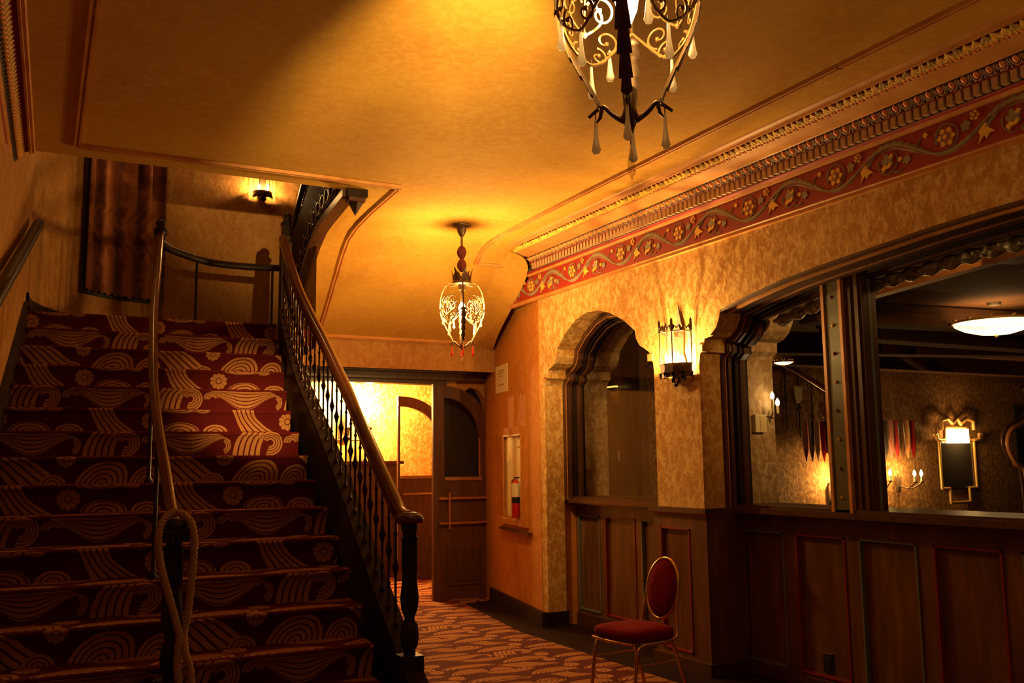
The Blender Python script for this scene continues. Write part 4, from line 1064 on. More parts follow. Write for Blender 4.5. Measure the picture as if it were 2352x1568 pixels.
# ================================================================ SCONCES
def candle(root, x, y, z, h=0.10, lit=True):
    b = MB(); b.lathe((x, y, 0), [(0.016, z), (0.024, z + 0.012), (0.014, z + 0.014), (0.010, z + 0.016), (0.010, z + h)], 'wax', 12); cs_ = rel(b, 'candle_sleeve', root)
    b = MB(); b.lathe((x, y, 0), [(0.009, z + h), (0.015, z + h + 0.022), (0.012, z + h + 0.045), (0.0, z + h + 0.075)], 'bulb', 12); rel(b, 'flame_bulb', root, cs_)
def lantern_sconce(x, y, z, label, nrm, sc=1.0, watts=8, crownfront=True):
    """half round iron wall lantern: z is the top of the basket; nrm the way it faces (unit, 2d)"""
    root = empty('wall_sconce', (x, y, z), label, 'wall light')
    nx, ny = nrm; tx, ty = -ny, nx
    def P(u, d, h): return (x + tx * u * sc + nx * d * sc, y + ty * u * sc + ny * d * sc, z + h * sc)
    b = MB()
    out = [(-0.05, -0.13), (-0.085, 0.0), (-0.05, 0.10), (-0.065, 0.28), (-0.03, 0.36), (0, 0.50), (0.03, 0.36), (0.065, 0.28), (0.05, 0.10), (0.085, 0.0), (0.05, -0.13)]
    b.prism(out, lambda p, k: P(p[0], 0.004 + 0.012 * (1 - k), p[1]), 'bronze'); rel(b, 'back_plate', root)
    arc = [(-0.165 * math.cos(t), 0.02 + 0.15 * math.sin(t)) for t in [PI * i / 6 for i in range(7)]]
    b = MB()
    for h0, h1, o in ((-0.05, 0.0, 0), (-0.062, -0.05, 0.006), (0.0, 0.012, 0.006), (-0.10, -0.062, -0.012)):
        b.grid([[P(u * (1 + o * 5), d * (1 + o * 5), h) for u, d in arc] for h in (h0, h1)], 'bronze', False)
        b.grid([[P(u * .95, d * .95, h) for u, d in arc][::-1] for h in (h0, h1)], 'bronze', False)
    b.add([P(u, d, -0.05) for u, d in arc], [tuple(range(7))], 'bronze')
    for i, (u, d) in enumerate(arc):
        b.add([P(u - .018, d, -0.06), P(u + .018, d, -0.06), P(u, d, -0.115)], [(0, 1, 2), (2, 1, 0)], 'bronze')
    b.tube([P(-0.03, 0.05, -0.08), P(-0.045, 0.06, -0.13), P(-0.02, 0.06, -0.15), P(0.02, 0.06, -0.15), P(0.045, 0.06, -0.13), P(0.03, 0.05, -0.08)], 0.014 * sc, 'bronze', 8)
    b.ball(P(0, 0.06, -0.155), 0.022 * sc, 'bronze', 8)
    rel(b, 'basket', root)
    b = MB()
    for i in (0, 2, 4, 6):
        u, d = arc[i]; b.tube([P(u, d, 0), P(u, d, 0.27)], 0.006 * sc, 'bronze', 6)
        b.tube([P(u, d, 0.27), P(u, d, 0.36), P(u, d, 0.38)], [0.014 * sc, 0.012 * sc, 0.001], 'bronze', 6)
    for i in range(6):
        (u0, d0_), (u1, d1_) = arc[i], arc[i + 1]; um, dm = (u0 + u1) / 2, (d0_ + d1_) / 2
        b.tube([P(u0, d0_, 0.27), P(lerp(u0, um, .5), lerp(d0_, dm, .5), 0.315), P(um, dm, 0.29), P(lerp(um, u1, .5), lerp(dm, d1_, .5), 0.315), P(u1, d1_, 0.27)], 0.012 * sc, 'bronze', 6)
        b.tube([P(u0, d0_, 0.27), P(u1, d1_, 0.27)], 0.005 * sc, 'bronze', 6)
    b.tube([P(-0.165, 0.02, 0.27), P(-0.165, 0.0, 0.27)], 0.005, 'bronze', 5)
    rel(b, 'crown_frame', root)
    for u, d in ((-0.075, 0.09), (0.075, 0.09)):
        cx_, cy_, cz_ = P(u, d, -0.045); candle(root, cx_, cy_, cz_, 0.075 * sc)
    for u in (-0.075, 0.075):
        q = P(u, 0.095, 0.034); lamp('light_bulb', q, watts / 2, size=0.012)
    return root
lantern_sconce(4.53, 5.88, 2.285, 'bright iron wall lantern on the plaster pier between the arches', (-1, 0), 0.95, P_PIER)
lantern_sconce(2.13, 9.765, 4.40, 'small spiked wall light on the stair wall under the ceiling edge', (0, -1), 0.60, P_STAIR)
# candle wall light beyond the doors, half behind the handrail
ds = empty('candle_sconce', (4.10, 13.19, 2.1), 'glaring candle wall light on the ochre wall beyond the doors', 'wall light')
b = MB(); b.prism([(-0.08, -0.2), (-0.1, 0.1), (0, 0.25), (0.1, 0.1), (0.08, -0.2)], lambda p, k: (4.10 + p[0], 13.185 - 0.015 * k, 2.1 + p[1]), 'bronze'); rel(b, 'back_plate', ds)
for dx in (-0.28, 0.0, 0.30):
    b = MB(); b.tube([tuple(p) for p in smooth_path([(4.10, 13.17, 1.98), (4.10 + dx * .4, 13.05, 1.90), (4.10 + dx, 12.98, 1.97), (4.10 + dx, 12.98, 2.06)], 5)], 0.014, 'bronze', 8)
    b.lathe((4.10 + dx, 12.98, 0), [(0.02, 2.03), (0.06, 2.06), (0.065, 2.09), (0.03, 2.09)], 'bronze', 12)
    b.lathe((4.10 + dx, 12.98, 0), [(0.02, 1.90), (0.055, 1.93), (0.03, 1.96)], 'bronze', 12); ar_ = rel(b, 'arm', ds)
    b = MB(); b.lathe((4.10 + dx, 12.98, 0), [(0.022, 2.09), (0.022, 2.38)], 'wax', 12); rel(b, 'candle_sleeve', ds, ar_)
    b = MB(); b.lathe((4.10 + dx, 12.98, 0), [(0.015, 2.38), (0.03, 2.42), (0.025, 2.47), (0, 2.53)], 'bulb', 12); rel(b, 'flame_bulb', ds, ar_)
    lamp('light_bulb', (4.10 + dx, 12.93, 2.44), P_DOOR / 3, size=0.03)

# ================================================================ FAR DOORS
def leaf(name, x0, y, zt, w, label, post=0.15, bars=True, thick=0.05):
    root = bpy.data.objects.new(name, None); COL.objects.link(root); root.location = (x0, y, 0); struct(root, label)
    def arc(r_off, n=10):   # outer curve from top left (post) down to the right
        pts = []
        for i in range(n + 1):
            t = i / n * PI / 2
            pts.append((x0 + post + (w - post - r_off) * math.sin(t) ** 0.95, zt - 0.65 + (0.65 - r_off) * math.cos(t) ** 0.9))
        return pts
    b = MB()
    out = [(x0 + w, 0.0)] + arc(0)[::-1] + [(x0 + post, zt), (x0, zt + (0.07 if bars == 2 else 0)), (x0, 0)]
    inn = [(x0 + w - 0.13, 1.40)] + arc(0.13)[::-1][0:] + [(x0 + post + 0.02, 1.40)]
    # frame as strips: left stile, right+arch band, lower panel
    b.box((x0, y, 0), (x0 + post, y + thick, zt + (0.05 if bars == 2 else -0.0)), 'doorwood')
    b.box((x0 + post, y, 0), (x0 + w, y + thick, 1.38), 'doorwood')
    oa = arc(0); ia = arc(0.14)
    rows = [[(a[0], y, a[1]), (c[0], y, c[1]), (c[0], y + thick, c[1]), (a[0], y + thick, a[1])] for a, c in zip(oa, ia)]
    rows.append([(x0 + w, y, 1.38), (x0 + w - 0.14, y, 1.38), (x0 + w - 0.14, y + thick, 1.38), (x0 + w, y + thick, 1.38)])
    b.grid(rows, 'doorwood', False, closed=True)
    b.build('door_frame', root, -root.location)
    b = MB()
    b.box((x0 + post + 0.03, y - 0.012, 0.16), (x0 + w - 0.12, y, 0.62), 'doorwood'); b.box((x0 + post + 0.05, y - 0.018, 0.20), (x0 + w - 0.14, y, 0.58), 'wood')
    b.box((x0 + post + 0.005, y - 0.015, 1.36), (x0 + w - 0.12, y, 1.40), 'beamwood')
    b.box((x0 + w - 0.155, y - 0.012, 1.40), (x0 + w - 0.14, y, zt - 0.62), 'beamwood')
    b.build('door_moulding', root, -root.location)
    b = MB(); pn = [(x0 + post, 1.38)] + [(p[0], p[1]) for p in ia] + [(x0 + w - 0.14, 1.38)]
    b.add([(p[0], y + thick / 2, p[1]) for p in pn], [tuple(range(len(pn)))], 'pane'); b.build('glass_pane', root, -root.location)
    b = MB()
    for z in ((0.87, 1.155) if bars != 3 else (1.155,)):
        b.box((x0 + 0.06, y - 0.055, z - 0.012), (x0 + w - 0.05, y - 0.035, z + 0.012), 'brass')
        for xx in (x0 + 0.08, x0 + w - 0.08): b.box((xx - 0.012, y - 0.04, z - 0.015), (xx + 0.012, y, z + 0.015), 'brass')
    if bars == 2: b.box((x0 + 0.17, y - 0.06, 0.80), (x0 + 0.19, y - 0.045, 1.22), 'brass')
    b.build('push_bar', root, -root.location)
    return root
M['doorwood'] = noisy('red brown door wood', [(0.3, (0.07, 0.02, 0.008)), (0.7, (0.12, 0.038, 0.014))], 2.5, 0.45, stretch=(8, 8, 1))
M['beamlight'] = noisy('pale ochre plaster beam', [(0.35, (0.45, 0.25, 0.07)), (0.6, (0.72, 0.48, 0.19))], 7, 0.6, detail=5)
leaf('door_1', 4.275, 10.27, 2.47, 0.74, 'tall arched wooden door leaf with brass bars near the angled wall', 0.14, 2)
leaf('door_2', 4.60, 12.30, 2.49, 0.74, 'further arched door leaf seen against the lit wall', 0.03, 3)
b = MB()
b.box((3.1, 12.75, 0), (4.80, 13.15, 1.56), 'doorwood'); 
for i in range(3): b.box((3.16 + i * 0.55, 12.735, 0.1), (3.64 + i * 0.55, 12.75, 1.45), 'wood')
rt_ = empty('sideboard', (3.95, 12.95, 0), 'dark tall wooden cabinet standing under the candle wall light', 'cabinet')
rel(b, 'body', rt_)
b = MB(); b.box((3.05, 12.70, 1.56), (4.84, 13.18, 1.605), 'rail'); rel(b, 'top', rt_)

# ---- extinguisher cabinet, extinguisher, notice, slot
def awb(b, y0, y1, o0, o1, z0, z1, m):
    v = [aw(y, o, z) for y in (y0, y1) for o in (o0, o1) for z in (z0, z1)]
    b.add(v, [(0, 1, 3, 2), (4, 6, 7, 5), (0, 4, 5, 1), (2, 3, 7, 6), (0, 2, 6, 4), (1, 5, 7, 3)], m)
fc = empty('extinguisher_cabinet', aw(9.05, 0, 1.4), 'narrow glazed recess in the orange wall holding the extinguisher', 'cabinet')
b = MB()
for (y0, y1, z0, z1) in ((8.56, 8.70, 0.90, 1.93), (9.36, 9.50, 0.90, 1.93), (8.70, 9.36, 0.90, 0.985), (8.70, 9.36, 1.845, 1.93)): awb(b, y0, y1, 0.001, 0.035, z0, z1, 'wall_red')
awb(b, 8.70, 9.36, 0.003, 0.010, 0.985, 1.845, 'buff')
rel(b, 'frame', fc)
b = MB(); awb(b, 8.69, 8.71, 0.03, 0.04, 0.975, 1.855, 'trimwood'); awb(b, 9.35, 9.37, 0.03, 0.04, 0.975, 1.855, 'trimwood'); awb(b, 8.69, 9.37, 0.03, 0.04, 1.838, 1.855, 'trimwood'); rel(b, 'inner_bead', fc)
b = MB(); c = Vector(aw(8.86, 0.016, 1.77)); b.tube([c + Vector((0, 0.055 * math.cos(t), 0.055 * math.sin(t))) for t in [2 * PI * i / 16 for i in range(17)]], 0.005, 'trimwood', 5, False); awb(b, 9.22, 9.34, 0.011, 0.013, 1.55, 1.66, 'white'); rel(b, 'sticker', fc)
b = MB(); awb(b, 8.45, 9.52, 0.001, 0.05, 0.835, 0.86, 'wood'); rel(b, 'ledge', fc)
b = MB(); awb(b, 8.70, 9.36, 0.110, 0.112, 0.985, 1.845, 'cabglass'); awb(b, 8.685, 9.375, 0.10, 0.114, 0.97, 0.985, 'wall_red')
rel(b, 'glass_front', fc)
fe = empty('fire_extinguisher', aw(8.80, 0.065, 0.99), 'red fire extinguisher with white label in the glazed recess', 'fire extinguisher')
c = aw(8.80, 0.064, 0)
b = MB(); b.lathe(c, [(0.040, 0.99), (0.046, 1.0), (0.046, 1.14)], 'fire', 18); b.lathe(c, [(0.0462, 1.14), (0.0462, 1.20)], 'black', 18); b.lathe(c, [(0.046, 1.20), (0.046, 1.33), (0.03, 1.365), (0.014, 1.375), (0.014, 1.40)], 'fire', 18); fy_ = rel(b, 'cylinder', fe)
b = MB(); rows = []
for z in (1.205, 1.345):
    rows.append([(c[0] - 0.0475 * math.cos(t), c[1] + 0.0475 * math.sin(t) , z) for t in [-2.25 + 2.2 * i / 10 for i in range(11)]])
b.grid(rows, 'white', True); rel(b, 'label', fe, fy_)
b = MB(); b.box((c[0] - 0.012, c[1] - 0.06, 1.395), (c[0] + 0.012, c[1] + 0.02, 1.41), 'black'); b.tube([(c[0], c[1] + .015, 1.39), (c[0] - .01, c[1] + .06, 1.37), (c[0] - .01, c[1] + .062, 1.2), (c[0] - .01, c[1] + .05, 1.08)], 0.008, 'black', 8); rel(b, 'valve_and_hose', fe)
nt = empty('notice', aw(9.5, 0.004, 2.5), 'pale paper notice pinned high beside the right far door', 'sign')
b = MB(); awb(b, 9.26, 9.76, 0.001, 0.006, 2.345, 2.655, 'white'); rel(b, 'paper', nt)
b = MB()
for z0, z1, a, c_ in ((2.585, 2.60, 9.38, 9.62), (2.56, 2.572, 9.42, 9.64), (2.525, 2.54, 9.48, 9.60), (2.425, 2.44, 9.40, 9.62)): awb(b, a, c_, 0.0062, 0.0068, z0, z1, 'ink')
rel(b, 'printed_lines', nt)

# ---- chair
ch = empty('banquet_chair', (3.64, 5.31, 0), 'stackable chair with red velvet seat and oval back in brass tube', 'chair', None, math.radians(6))
def cpart(b, name): return b.build(name, ch)
# local: front is -x, width along y
SH = 0.445
b = MB(); rows = []
def seat_outline(s): return [((-0.215 * (1 if math.cos(t) < 0 else 0.93) * abs(math.cos(t)) ** 0.45 * (1 if math.cos(t) < 0 else -1)) * s, 0.215 * abs(math.sin(t)) ** 0.5 * (1 if math.sin(t) > 0 else -1) * s * (1.0 - 0.06 * math.cos(t))) for t in [2 * PI * i / 36 for i in range(36)]]
for z, s in ((0.415, 0.96), (0.425, 1.0), (0.45, 1.03), (0.475, 1.0), (0.487, 0.9), (0.493, 0.6), (0.495, 0.0)):
    rows.append([(-x_ if False else x_, y_, z) for x_, y_ in seat_outline(s)])
b.grid(rows, 'velvet', True, closed=True); b.add(rows[0], [tuple(range(36))[::-1]], 'black'); cpart(b, 'seat')
lean = 0.20
def back(u, v, d=0):  # u across, v up from seat rear
    return (0.20 + v * lean + d, u, 0.46 + v)
ov = [(0.150 * math.cos(t), 0.245 + 0.195 * math.sin(t)) for t in [2 * PI * i / 36 for i in range(37)]]
b = MB(); rows = []
for s, d in ((0.0, -0.028), (0.5, -0.026), (0.8, -0.020), (0.93, -0.008), (0.95, 0.006)):
    rows.append([back(u * s, 0.245 + (v - 0.245) * s, d) for u, v in ov[:-1]])
b.grid(rows, 'velvet', True, closed=True); b.add(rows[-1], [tuple(range(36))], 'velvet'); cpart(b, 'backrest')
b = MB(); b.tube([back(u, v) for u, v in ov], 0.0115, 'brass', 8, False); cpart(b, 'back_hoop')
def leg(pts, nm='leg'):
    b = MB(); b.tube([tuple(p) for p in smooth_path(pts, 5)], 0.0115, 'brass', 8); cpart(b, nm)
for s in (-1, 1):
    leg([back(s * 0.150, 0.25), back(s * 0.158, 0.14), (0.205, s * 0.175, 0.47), (0.175, s * 0.19, 0.415), (0.08, s * 0.20, 0.405), (-0.12, s * 0.20, 0.405)], 'side_tube')
    leg([(-0.03, s * 0.205, 0.40), (-0.11, s * 0.205, 0.40), (-0.165, s * 0.207, 0.36), (-0.19, s * 0.212, 0.20), (-0.21, s * 0.218, 0.0)], 'leg')
    leg([(-0.03, s * 0.205, 0.40), (0.10, s * 0.205, 0.40), (0.15, s * 0.207, 0.35), (0.20, s * 0.212, 0.20), (0.27, s * 0.218, 0.0)], 'leg')
    b = MB(); b.tube([(-0.178, s * 0.209, 0.28), (0.172, s * 0.209, 0.28)], 0.006, 'brass', 6); cpart(b, 'stretcher')
b = MB(); b.tube([(-0.20, -0.20, 0.41), (-0.225, 0, 0.41), (-0.20, 0.20, 0.41)], 0.010, 'brass', 6); b.tube([(0.17, -0.19, 0.41), (0.17, 0.19, 0.41)], 0.010, 'brass', 6); cpart(b, 'seat_frame')

# ---- power outlet in the second panel
oe = empty('power_outlet', (4.90, 4.88, 0.19), 'black double power outlet low in the red beaded panel', 'outlet')
b = MB(); b.box((4.893, 4.835, 0.13), (4.906, 4.915, 0.255), 'black'); rel(b, 'cover_plate', oe)
b = MB()
for z in (0.165, 0.215):
    b.box((4.889, 4.86, z - 0.014), (4.894, 4.89, z + 0.014), 'dark')
b.box((4.889, 4.832, 0.252), (4.90, 4.918, 0.256), 'brass'); rel(b, 'socket', oe)

# ================================================================ BAY WINDOW POSTS AND GLASS
b = MB(); b.box((4.80, 4.50, 1.20), (4.90, 4.655, 2.78), 'postgreen')
for y in (4.655, 4.50): b.box((4.79, y - 0.012, 1.20), (4.915, y + 0.012, 2.78), 'trimwood')
for i in range(8):
    z = 1.30 + i * 0.19
    b.lathe((4.797, 4.578, 0), [(0.0, z - .014), (0.012, z), (0.0, z + .014)], 'redline' if i % 2 else 'gold', 8)
pg = empty('painted_window_post', (4.85, 4.5, 1.2), 'green painted post with small red rosettes in the wide arch', 'post')
rel(b, 'painted_shaft', pg)
b = MB()
for x0, x1, y0, y1 in ((4.82, 4.96, 4.35, 4.49), (4.81, 4.93, 4.365, 4.395), (4.81, 4.93, 4.425, 4.45)): b.box((x0, y0, 1.205), (x1, y1, 2.79), 'wood')
b.box((4.875, 4.335, 1.205), (4.90, 4.352, 2.79), 'greenline'); b.box((4.82, 4.34, 1.205), (4.875, 4.352, 2.79), 'wood')  # grey green strip painted as a thin highlight on the shaft
rel(b, 'moulded_shaft', pg)
def pane(nm, y0, y1, arcpts, label):
    b = MB(); pts = [(y0, 1.215)] + arcpts + [(y1, 1.215)]
    b.add([(4.90, p[0], p[1]) for p in pts], [tuple(range(len(pts)))], 'pane'); return struct(b.build(nm), label)
def clip(A, lo, hi): return [p for p in A if lo < p[0] < hi and p[1] > 1.3]
pane('window_1', 5.66, 4.655, clip(WA, 4.655, 5.66) + [(4.655, interp([(p[0], p[1]) for p in WA[::-1]], 4.655))], 'narrow glass pane beside the plaster pier')
pane('window_2', 4.335, -0.2, [(4.335, 2.79)] + clip(WA, -0.2, 4.335), 'large dark glass pane in the wide arch')
pane('window_3', 8.05, 6.26, clip(A1, 6.26, 8.05), 'dark glass pane in the small arch')
# carved leaf moulding on the far side of the wide arch
b = MB(); rr = random.Random(5)
cv = [(y, interp([(p[0], p[1]) for p in WA[::-1]], y) - 0.095) for y in [5.30 - 0.03 * i for i in range(172)]]
pth = [(5.02, y, z) for y, z in cv]
b.tube(pth, [0.042 + 0.010 * math.sin(i * 1.3) for i in range(len(pth))], 'carve', 10)
for i in range(0, len(pth), 2):
    p = Vector(pth[i]); a = rr.uniform(-.6, .6)
    b.ball(p + Vector((-0.03, rr.uniform(-.01, .01), rr.uniform(-.03, .012))), rr.uniform(0.016, 0.028), 'carve', 6, (1, 1.5, 0.7))
struct(b.build('trim_17'), 'carved silvery leaf moulding behind the wide arch')
# ================================================================ ROOM BEYOND THE ARCHES
RZ = 3.12
b = MB(); b.box((5.6, -1.0, -0.1), (19, 13.4, 0.0), 'border'); struct(b.build('floor_far'), 'dark floor of the neighbouring room')
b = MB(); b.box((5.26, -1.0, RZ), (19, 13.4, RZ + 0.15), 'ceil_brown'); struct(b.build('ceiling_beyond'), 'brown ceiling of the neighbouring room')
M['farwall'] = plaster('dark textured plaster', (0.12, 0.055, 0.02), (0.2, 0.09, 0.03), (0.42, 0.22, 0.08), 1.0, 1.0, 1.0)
b = MB(); b.box((6.0, 11.2, 0), (19, 11.35, RZ), 'farwall'); b.box((18.9, -1, 0), (19, 11.2, RZ), 'wood'); b.box((5.26, -1.1, 0), (19, -1.0, RZ), 'wood')
b.box((5.9, 8.4, 0), (6.0, 11.3, RZ), 'wood')
struct(b.build('wall_beyond'), 'textured dark plaster wall of the neighbouring room')
def beam(p0, p1, w, h, ztop, m, nm='ceiling_beam', label=None, grp='dark ceiling beams of the neighbouring room'):
    p0 = Vector((*p0, 0)); p1 = Vector((*p1, 0)); d = (p1 - p0).normalized(); n = Vector((-d.y, d.x, 0)); b = MB()
    c = (p0 + p1) / 2
    b.obox(c + Vector((0, 0, ztop - h / 2)), d, n, (p1 - p0).length, w, h, m)
    b.obox(c + Vector((0, 0, ztop - h * 0.25)), d, n, (p1 - p0).length, w + 0.08, h * 0.3, m)
    o = b.build(nm); tag(o, label, 'beam', grp); return o
M['litbeam'] = noisy('timber coloured as orange lit', [(0.3, (0.42, 0.15, 0.04)), (0.7, (0.60, 0.24, 0.07))], 3, 0.6, stretch=(8, 1, 8))  # orange light on this beam is mixed into its colour
beam((6.68, 6.2), (6.23, 4.32), 0.10, 0.17, RZ, 'litbeam', label='orange lit timber beam just behind the wide arch', grp=None)
beam((6.25, 4.30), (6.0, 3.3), 0.20, 0.19, RZ, 'wood', label='darker timber bracket at the end of the orange lit beam', grp=None)
BL = 'dark moulded ceiling beam running across the neighbouring room'
for (p0, p1) in (((6.9, 6.9), (12.5, 6.2)), ((7.6, 9.4), (13.5, 7.8)), ((8.0, 7.7), (14.5, 7.7)), ((9.0, 10.2), (18.5, 10.2))):
    beam(p0, p1, 0.28, 0.22, RZ, 'beamdark', label=BL)
# alabaster bowl lights
def bowl(x, y, z, R, label, watts):
    root = empty('bowl_ceiling_light', (x, y, RZ), label, 'ceiling light', None)
    b = MB(); b.lathe((x, y, 0), [(R, z), (R * 0.97, z - R * .08), (R * .75, z - R * .20), (R * .4, z - R * .30), (0, z - R * .34)], 'bowl', 28); rel(b, 'glass_bowl', root)
    b = MB(); b.tube([(x + R * 1.01 * math.cos(t), y + R * 1.01 * math.sin(t), z) for t in [2 * PI * i / 28 for i in range(29)]], 0.012, 'gilt', 6, False)
    for k in range(12):
        a = 2 * PI * k / 12; b.ball((x + R * 1.02 * math.cos(a), y + R * 1.02 * math.sin(a), z + 0.015), 0.022, 'gilt', 6)
    b.ball((x, y, z - R * .36), 0.02, 'gilt', 6); rel(b, 'gilt_rim', root)
    b = MB()
    b.lathe((x, y, 0), [(0.06, RZ - 0.03), (0.07, RZ)], 'bronze', 12); rel(b, 'suspension', root)
    lamp('light_bulb', (x, y, z + 0.06), watts, size=0.06)
bowl(8.78, 6.20, 2.92, 0.40, 'large glowing shallow bowl light in the neighbouring room', P_BOWL)
bowl(9.35, 9.85, 2.90, 0.13, 'small bright bowl light seen low beside the plaster reveal', P_BOWL * 0.2)
bowl(5.55, 2.9, 2.86, 0.20, 'bowl light added out of view to brighten the timber behind the wide arch', 8)  # extra bowl, put out of view to light the timber beam
sb2 = bpy.data.lights.new('timber_fill_spot', 'SPOT'); sb2.energy = 330; sb2.color = WARM; sb2.spot_size = math.radians(100); sb2.spot_blend = 0.8; sb2.shadow_soft_size = 0.05  # added spot that brightens the orange timber and the carved moulding
ob2 = bpy.data.objects.new('timber_fill_spot', sb2); COL.objects.link(ob2); ob2.location = (5.55, 2.9, 2.9)
ob2.rotation_euler = (Vector((6.3, 5.0, 3.0)) - Vector((5.55, 2.9, 2.9))).to_track_quat('-Z', 'Y').to_euler()
# stair rail across the room
fr = empty('distant_railing', (11, 11, 2.4), 'sloping handrail with thin balusters and pale shield ornaments in the dark room', 'railing')
rel(handrail([(10.2, 11.0, 3.10), (10.6, 11.0, 2.96), (11.1, 11.0, 2.74), (11.6, 11.0, 2.50), (12.1, 11.0, 2.27)], 0.10, 0.10, 'rail'), 'handrail', fr)
for i in range(6):
    x = 10.45 + i * 0.27; zt_ = 3.0 - (x - 10.5) * 0.46; b = MB(); b.lathe((x, 11.0, 0), [(0.012, zt_ - 1.0), (0.012, zt_ - .6), (0.03, zt_ - .55), (0.012, zt_ - .5), (0.012, zt_)], 'balmetal', 8); rel(b, 'baluster', fr)
for (x, z, m) in ((10.22, 2.84, 'beamwood'), (10.66, 2.56, 'wax'), (11.18, 2.33, 'mauve')):
    b = MB(); pts = [(-.09, .13), (-.06, .10), (0, .12), (.06, .10), (.09, .13), (.07, .04), (.07, -.06), (.04, -.12), (0, -.135), (-.04, -.12), (-.07, -.06), (-.07, .04)]
    b.prism(pts, lambda p, k: (x + p[0], 10.95 - 0.02 * k, z + p[1]), m); rel(b, 'shield_ornament', fr)
# pennants along the wall
pc = ['redline', 'wood', 'beamwood', 'velvet', 'dark', 'mauve']
PN = 'thin striped pennant hanging over the glowing part of the far wall'
NMS = {'redline': 'dark red', 'wood': 'brown', 'beamwood': 'orange', 'velvet': 'crimson', 'dark': 'black', 'mauve': 'mauve'}
ORD = ['first', 'second', 'third', 'fourth', 'fifth', 'sixth', 'seventh', 'eighth']
def pennant(x, m, zt_, i=0, side='left'):
    b = MB(); w = 0.055
    rows = [[(x - w, 11.10, zt_), (x - w * .3, 11.06, zt_), (x + w * .3, 11.06, zt_), (x + w, 11.10, zt_)], [(x - w, 11.10, zt_ - .45), (x - w * .3, 11.05, zt_ - .45), (x + w * .3, 11.05, zt_ - .45), (x + w, 11.10, zt_ - .45)], [(x - .01, 11.1, zt_ - .62), (x, 11.09, zt_ - .64), (x, 11.09, zt_ - .64), (x + .01, 11.1, zt_ - .62)]]
    b.grid(rows, m, True); o = b.build('pennant'); tag(o, f'{NMS[m]} pennant, {ORD[i]} from the left in the cluster {side} of the painted post', 'banner', 'pennants on the far wall of the neighbouring room')
for i in range(7): pennant(10.92 + i * 0.125, pc[i % 6], 2.15, i, 'left')
for i in range(8): pennant(12.42 + i * 0.130, pc[(i + 2) % 6], 2.18, i, 'right')
def candles(x, z, label, watts, y=11.15, n=2, sp=0.2, out=0.22):
    root = empty('candle_bracket', (x, y, z), label, 'wall light')
    b = MB(); b.prism([(-.05, -.15), (-.06, .05), (0, .15), (.06, .05), (.05, -.15)], lambda p, k: (x + p[0], y - 0.015 * k, z - .12 + p[1]), 'bronze'); rel(b, 'back_plate', root)
    for i in range(n):
        u = (i - (n - 1) / 2) * sp; b = MB(); b.tube([(x, y - .01, z - .16), (x + u * .6, y - out * .6, z - .20), (x + u, y - out, z - .10)], 0.012, 'bronze', 6); b.lathe((x + u, y - out, 0), [(.01, z - .11), (.035, z - .09), (.03, z - .08)], 'bronze', 10); ar_ = rel(b, 'arm', root)
        b = MB(); b.lathe((x + u, y - out, 0), [(.014, z - .09), (.014, z)], 'wax', 10); rel(b, 'candle_sleeve', root, ar_)
        b = MB(); b.lathe((x + u, y - out, 0), [(.012, z), (.028, z + .03), (.022, z + .07), (0, z + .11)], 'bulb', 10); rel(b, 'flame_bulb', root, ar_)
    lamp('light_bulb', (x, y - 0.17, z + 0.06), watts, size=0.05)
candles(11.45, 1.18, 'wall light glowing low on rough plaster, left of the painted post', P_ROOM, n=1)
candles(12.55, 1.28, 'single candle light on the yellow plaster just right of the painted post', P_ROOM * .7, n=1)
candles(12.98, 1.26, 'twin candle light at the right end of the glowing plaster', P_ROOM * .35, n=2, sp=0.16, out=0.4)
# pyramid roofed lantern in front of the glow
b = MB(); b.prism([(-.30, 0), (.30, 0), (.06, .32), (0, .45), (-.06, .32)], lambda p, k: (10.15 + p[0], 9.65 - .3 * k, 0.93 + p[1]), 'iron')
b.tube([(10.15, 9.6, 1.33), (10.15, 9.6, 1.55)], 0.012, 'iron', 6); b.tube([(10.15, 9.6, 1.46), (10.23, 9.6, 1.50), (10.25, 9.6, 1.58)], 0.010, 'iron', 6)
b.box((10.08, 9.42, 0), (10.22, 9.58, 0.93), 'iron')
tag(b.build('newel_finial'), 'black pointed finial silhouetted against the glowing plaster', 'finial')
# gilded mirror with its picture light
gm = empty('gilded_mirror', (14.45, 11.1, 1.4), 'carved gilded mirror with a glowing light at its top', 'mirror')
xm = 14.45
b = MB(); fr_ = [(-.45, .40), (-.45, -.42), (-.25, -.42), (-.25, -.66), (.25, -.66), (.25, -.42), (.45, -.42), (.45, .40), (.30, .42), (.28, .62), (-.28, .62), (-.30, .42), (-.45, .40)]
for (a, c), (d, e) in zip(fr_, fr_[1:]): b.tube([(xm + a, 11.12, 1.45 + c), (xm + d, 11.12, 1.45 + e)], 0.028, 'gilt', 6)
for s in (-1, 1):
    b.tube([(xm + s * .12, 11.1, 1.45 + .70), (xm + s * .25, 11.08, 1.45 + .78), (xm + s * .42, 11.08, 1.45 + .74), (xm + s * .42, 11.08, 1.45 + .58)], 0.04, 'gilt', 6)
    b.tube([(xm + s * .42, 11.1, 1.45 + .40), (xm + s * .54, 11.08, 1.45 + .42), (xm + s * .56, 11.08, 1.45 + .52)], 0.035, 'gilt', 6)
    b.ball((xm + s * .60, 11.08, 1.45 + .50), 0.04, 'gilt', 8)
b.tube([(xm - .12, 11.1, 2.12), (xm, 11.08, 2.24), (xm + .12, 11.1, 2.12)], 0.035, 'gilt', 6); rel(b, 'carved_frame', gm)
b = MB(); b.box((xm - .43, 11.14, 1.03), (xm + .43, 11.18, 1.83), 'mirror'); rel(b, 'mirror_glass', gm)
b = MB(); b.box((xm - .25, 11.05, 1.80), (xm + .25, 11.13, 2.05), 'bowl'); rel(b, 'lit_top_panel', gm)
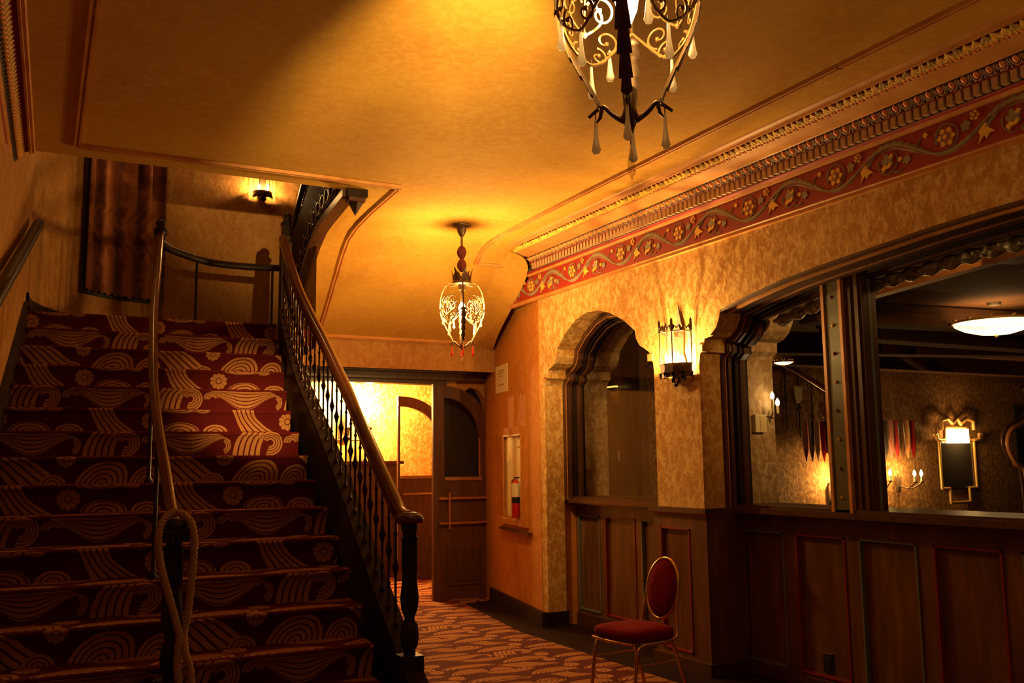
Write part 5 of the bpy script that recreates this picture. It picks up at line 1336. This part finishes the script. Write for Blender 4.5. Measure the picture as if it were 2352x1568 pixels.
lamp('light_bulb', (xm, 10.9, 1.92), P_ROOM * .35, size=0.1)
# ogee moulding at the right edge
b = MB(); og = smooth_path([(16.35, 11.0, 2.75), (16.45, 11.0, 2.45), (16.2, 11.0, 2.2), (15.75, 11.0, 2.02), (15.62, 11.0, 1.75), (15.8, 11.0, 1.45), (16.05, 11.0, 1.25), (16.1, 11.0, 0.2)], 6)
b.tube(og, 0.05, 'beamwood', 8); b.tube([p + Vector((-.1, .02, .05)) for p in og], 0.03, 'wood', 6)
struct(b.build('trim_18'), 'curved timber moulding of a dark doorway in the neighbouring room')
b = MB(); b.box((16.15, 11.17, 0), (18.8, 11.19, 2.5), 'dark'); struct(b.build('door_3'), 'dark doorway in the neighbouring room')
# switch plate and added candle bulbs in place of a reflection in the glass
sp_ = empty('wall_thermostat', (5.05, 5.66, 1.83), 'pale square box on the grey plaster reveal of the wide arch', 'thermostat')
b = MB(); b.box((5.03, 5.630, 1.765), (5.14, 5.668, 1.90), 'white'); rel(b, 'cover', sp_)
b = MB(); b.box((5.075, 5.626, 1.775), (5.13, 5.631, 1.89), 'buff'); rel(b, 'face', sp_)
root = empty('candle_bracket', (5.19, 5.66, 1.95), 'reflection of two candle bulbs in the glass, built before the grey plaster reveal', 'wall light')
for i, (x, z, hh) in enumerate(((5.165, 1.93, 0.09), (5.215, 1.92, 0.05))):
    b = MB(); b.tube([(x, 5.668, z - .04), (x, 5.60, z - .05), (x, 5.58, z - .01)], 0.006, 'bronze', 6); rel(b, 'arm', root)
    b = MB(); b.lathe((x, 5.58, 0), [(.010, z - .01), (.010, z + hh)], 'wax', 10); rel(b, 'candle_sleeve', root)
    b = MB(); b.lathe((x, 5.58, 0), [(.009, z + hh), (.016, z + hh + .015), (.013, z + hh + .04), (0, z + hh + .06)], 'bulb', 10); rel(b, 'flame_bulb', root)

pl = empty('picture_light', (5.88, 8.85, 2.42), 'small dim brass picture light seen through the small arch', 'wall light')
b = MB(); b.box((5.80, 8.72, 2.325), (5.86, 8.98, 2.37), 'brass'); b.box((5.85, 8.80, 2.20), (5.898, 8.90, 2.33), 'brass'); rel(b, 'shade', pl)
b = MB(); b.box((5.81, 8.74, 2.37), (5.85, 8.96, 2.39), 'dimlight'); rel(b, 'lit_strip', pl)
wp_ = empty('switch_plate', (5.895, 8.86, 1.62), 'tiny pale switch plate on the dark wall inside the small arch', 'switch')
b = MB(); b.box((5.885, 8.82, 1.565), (5.898, 8.90, 1.68), 'white'); rel(b, 'plate', wp_)
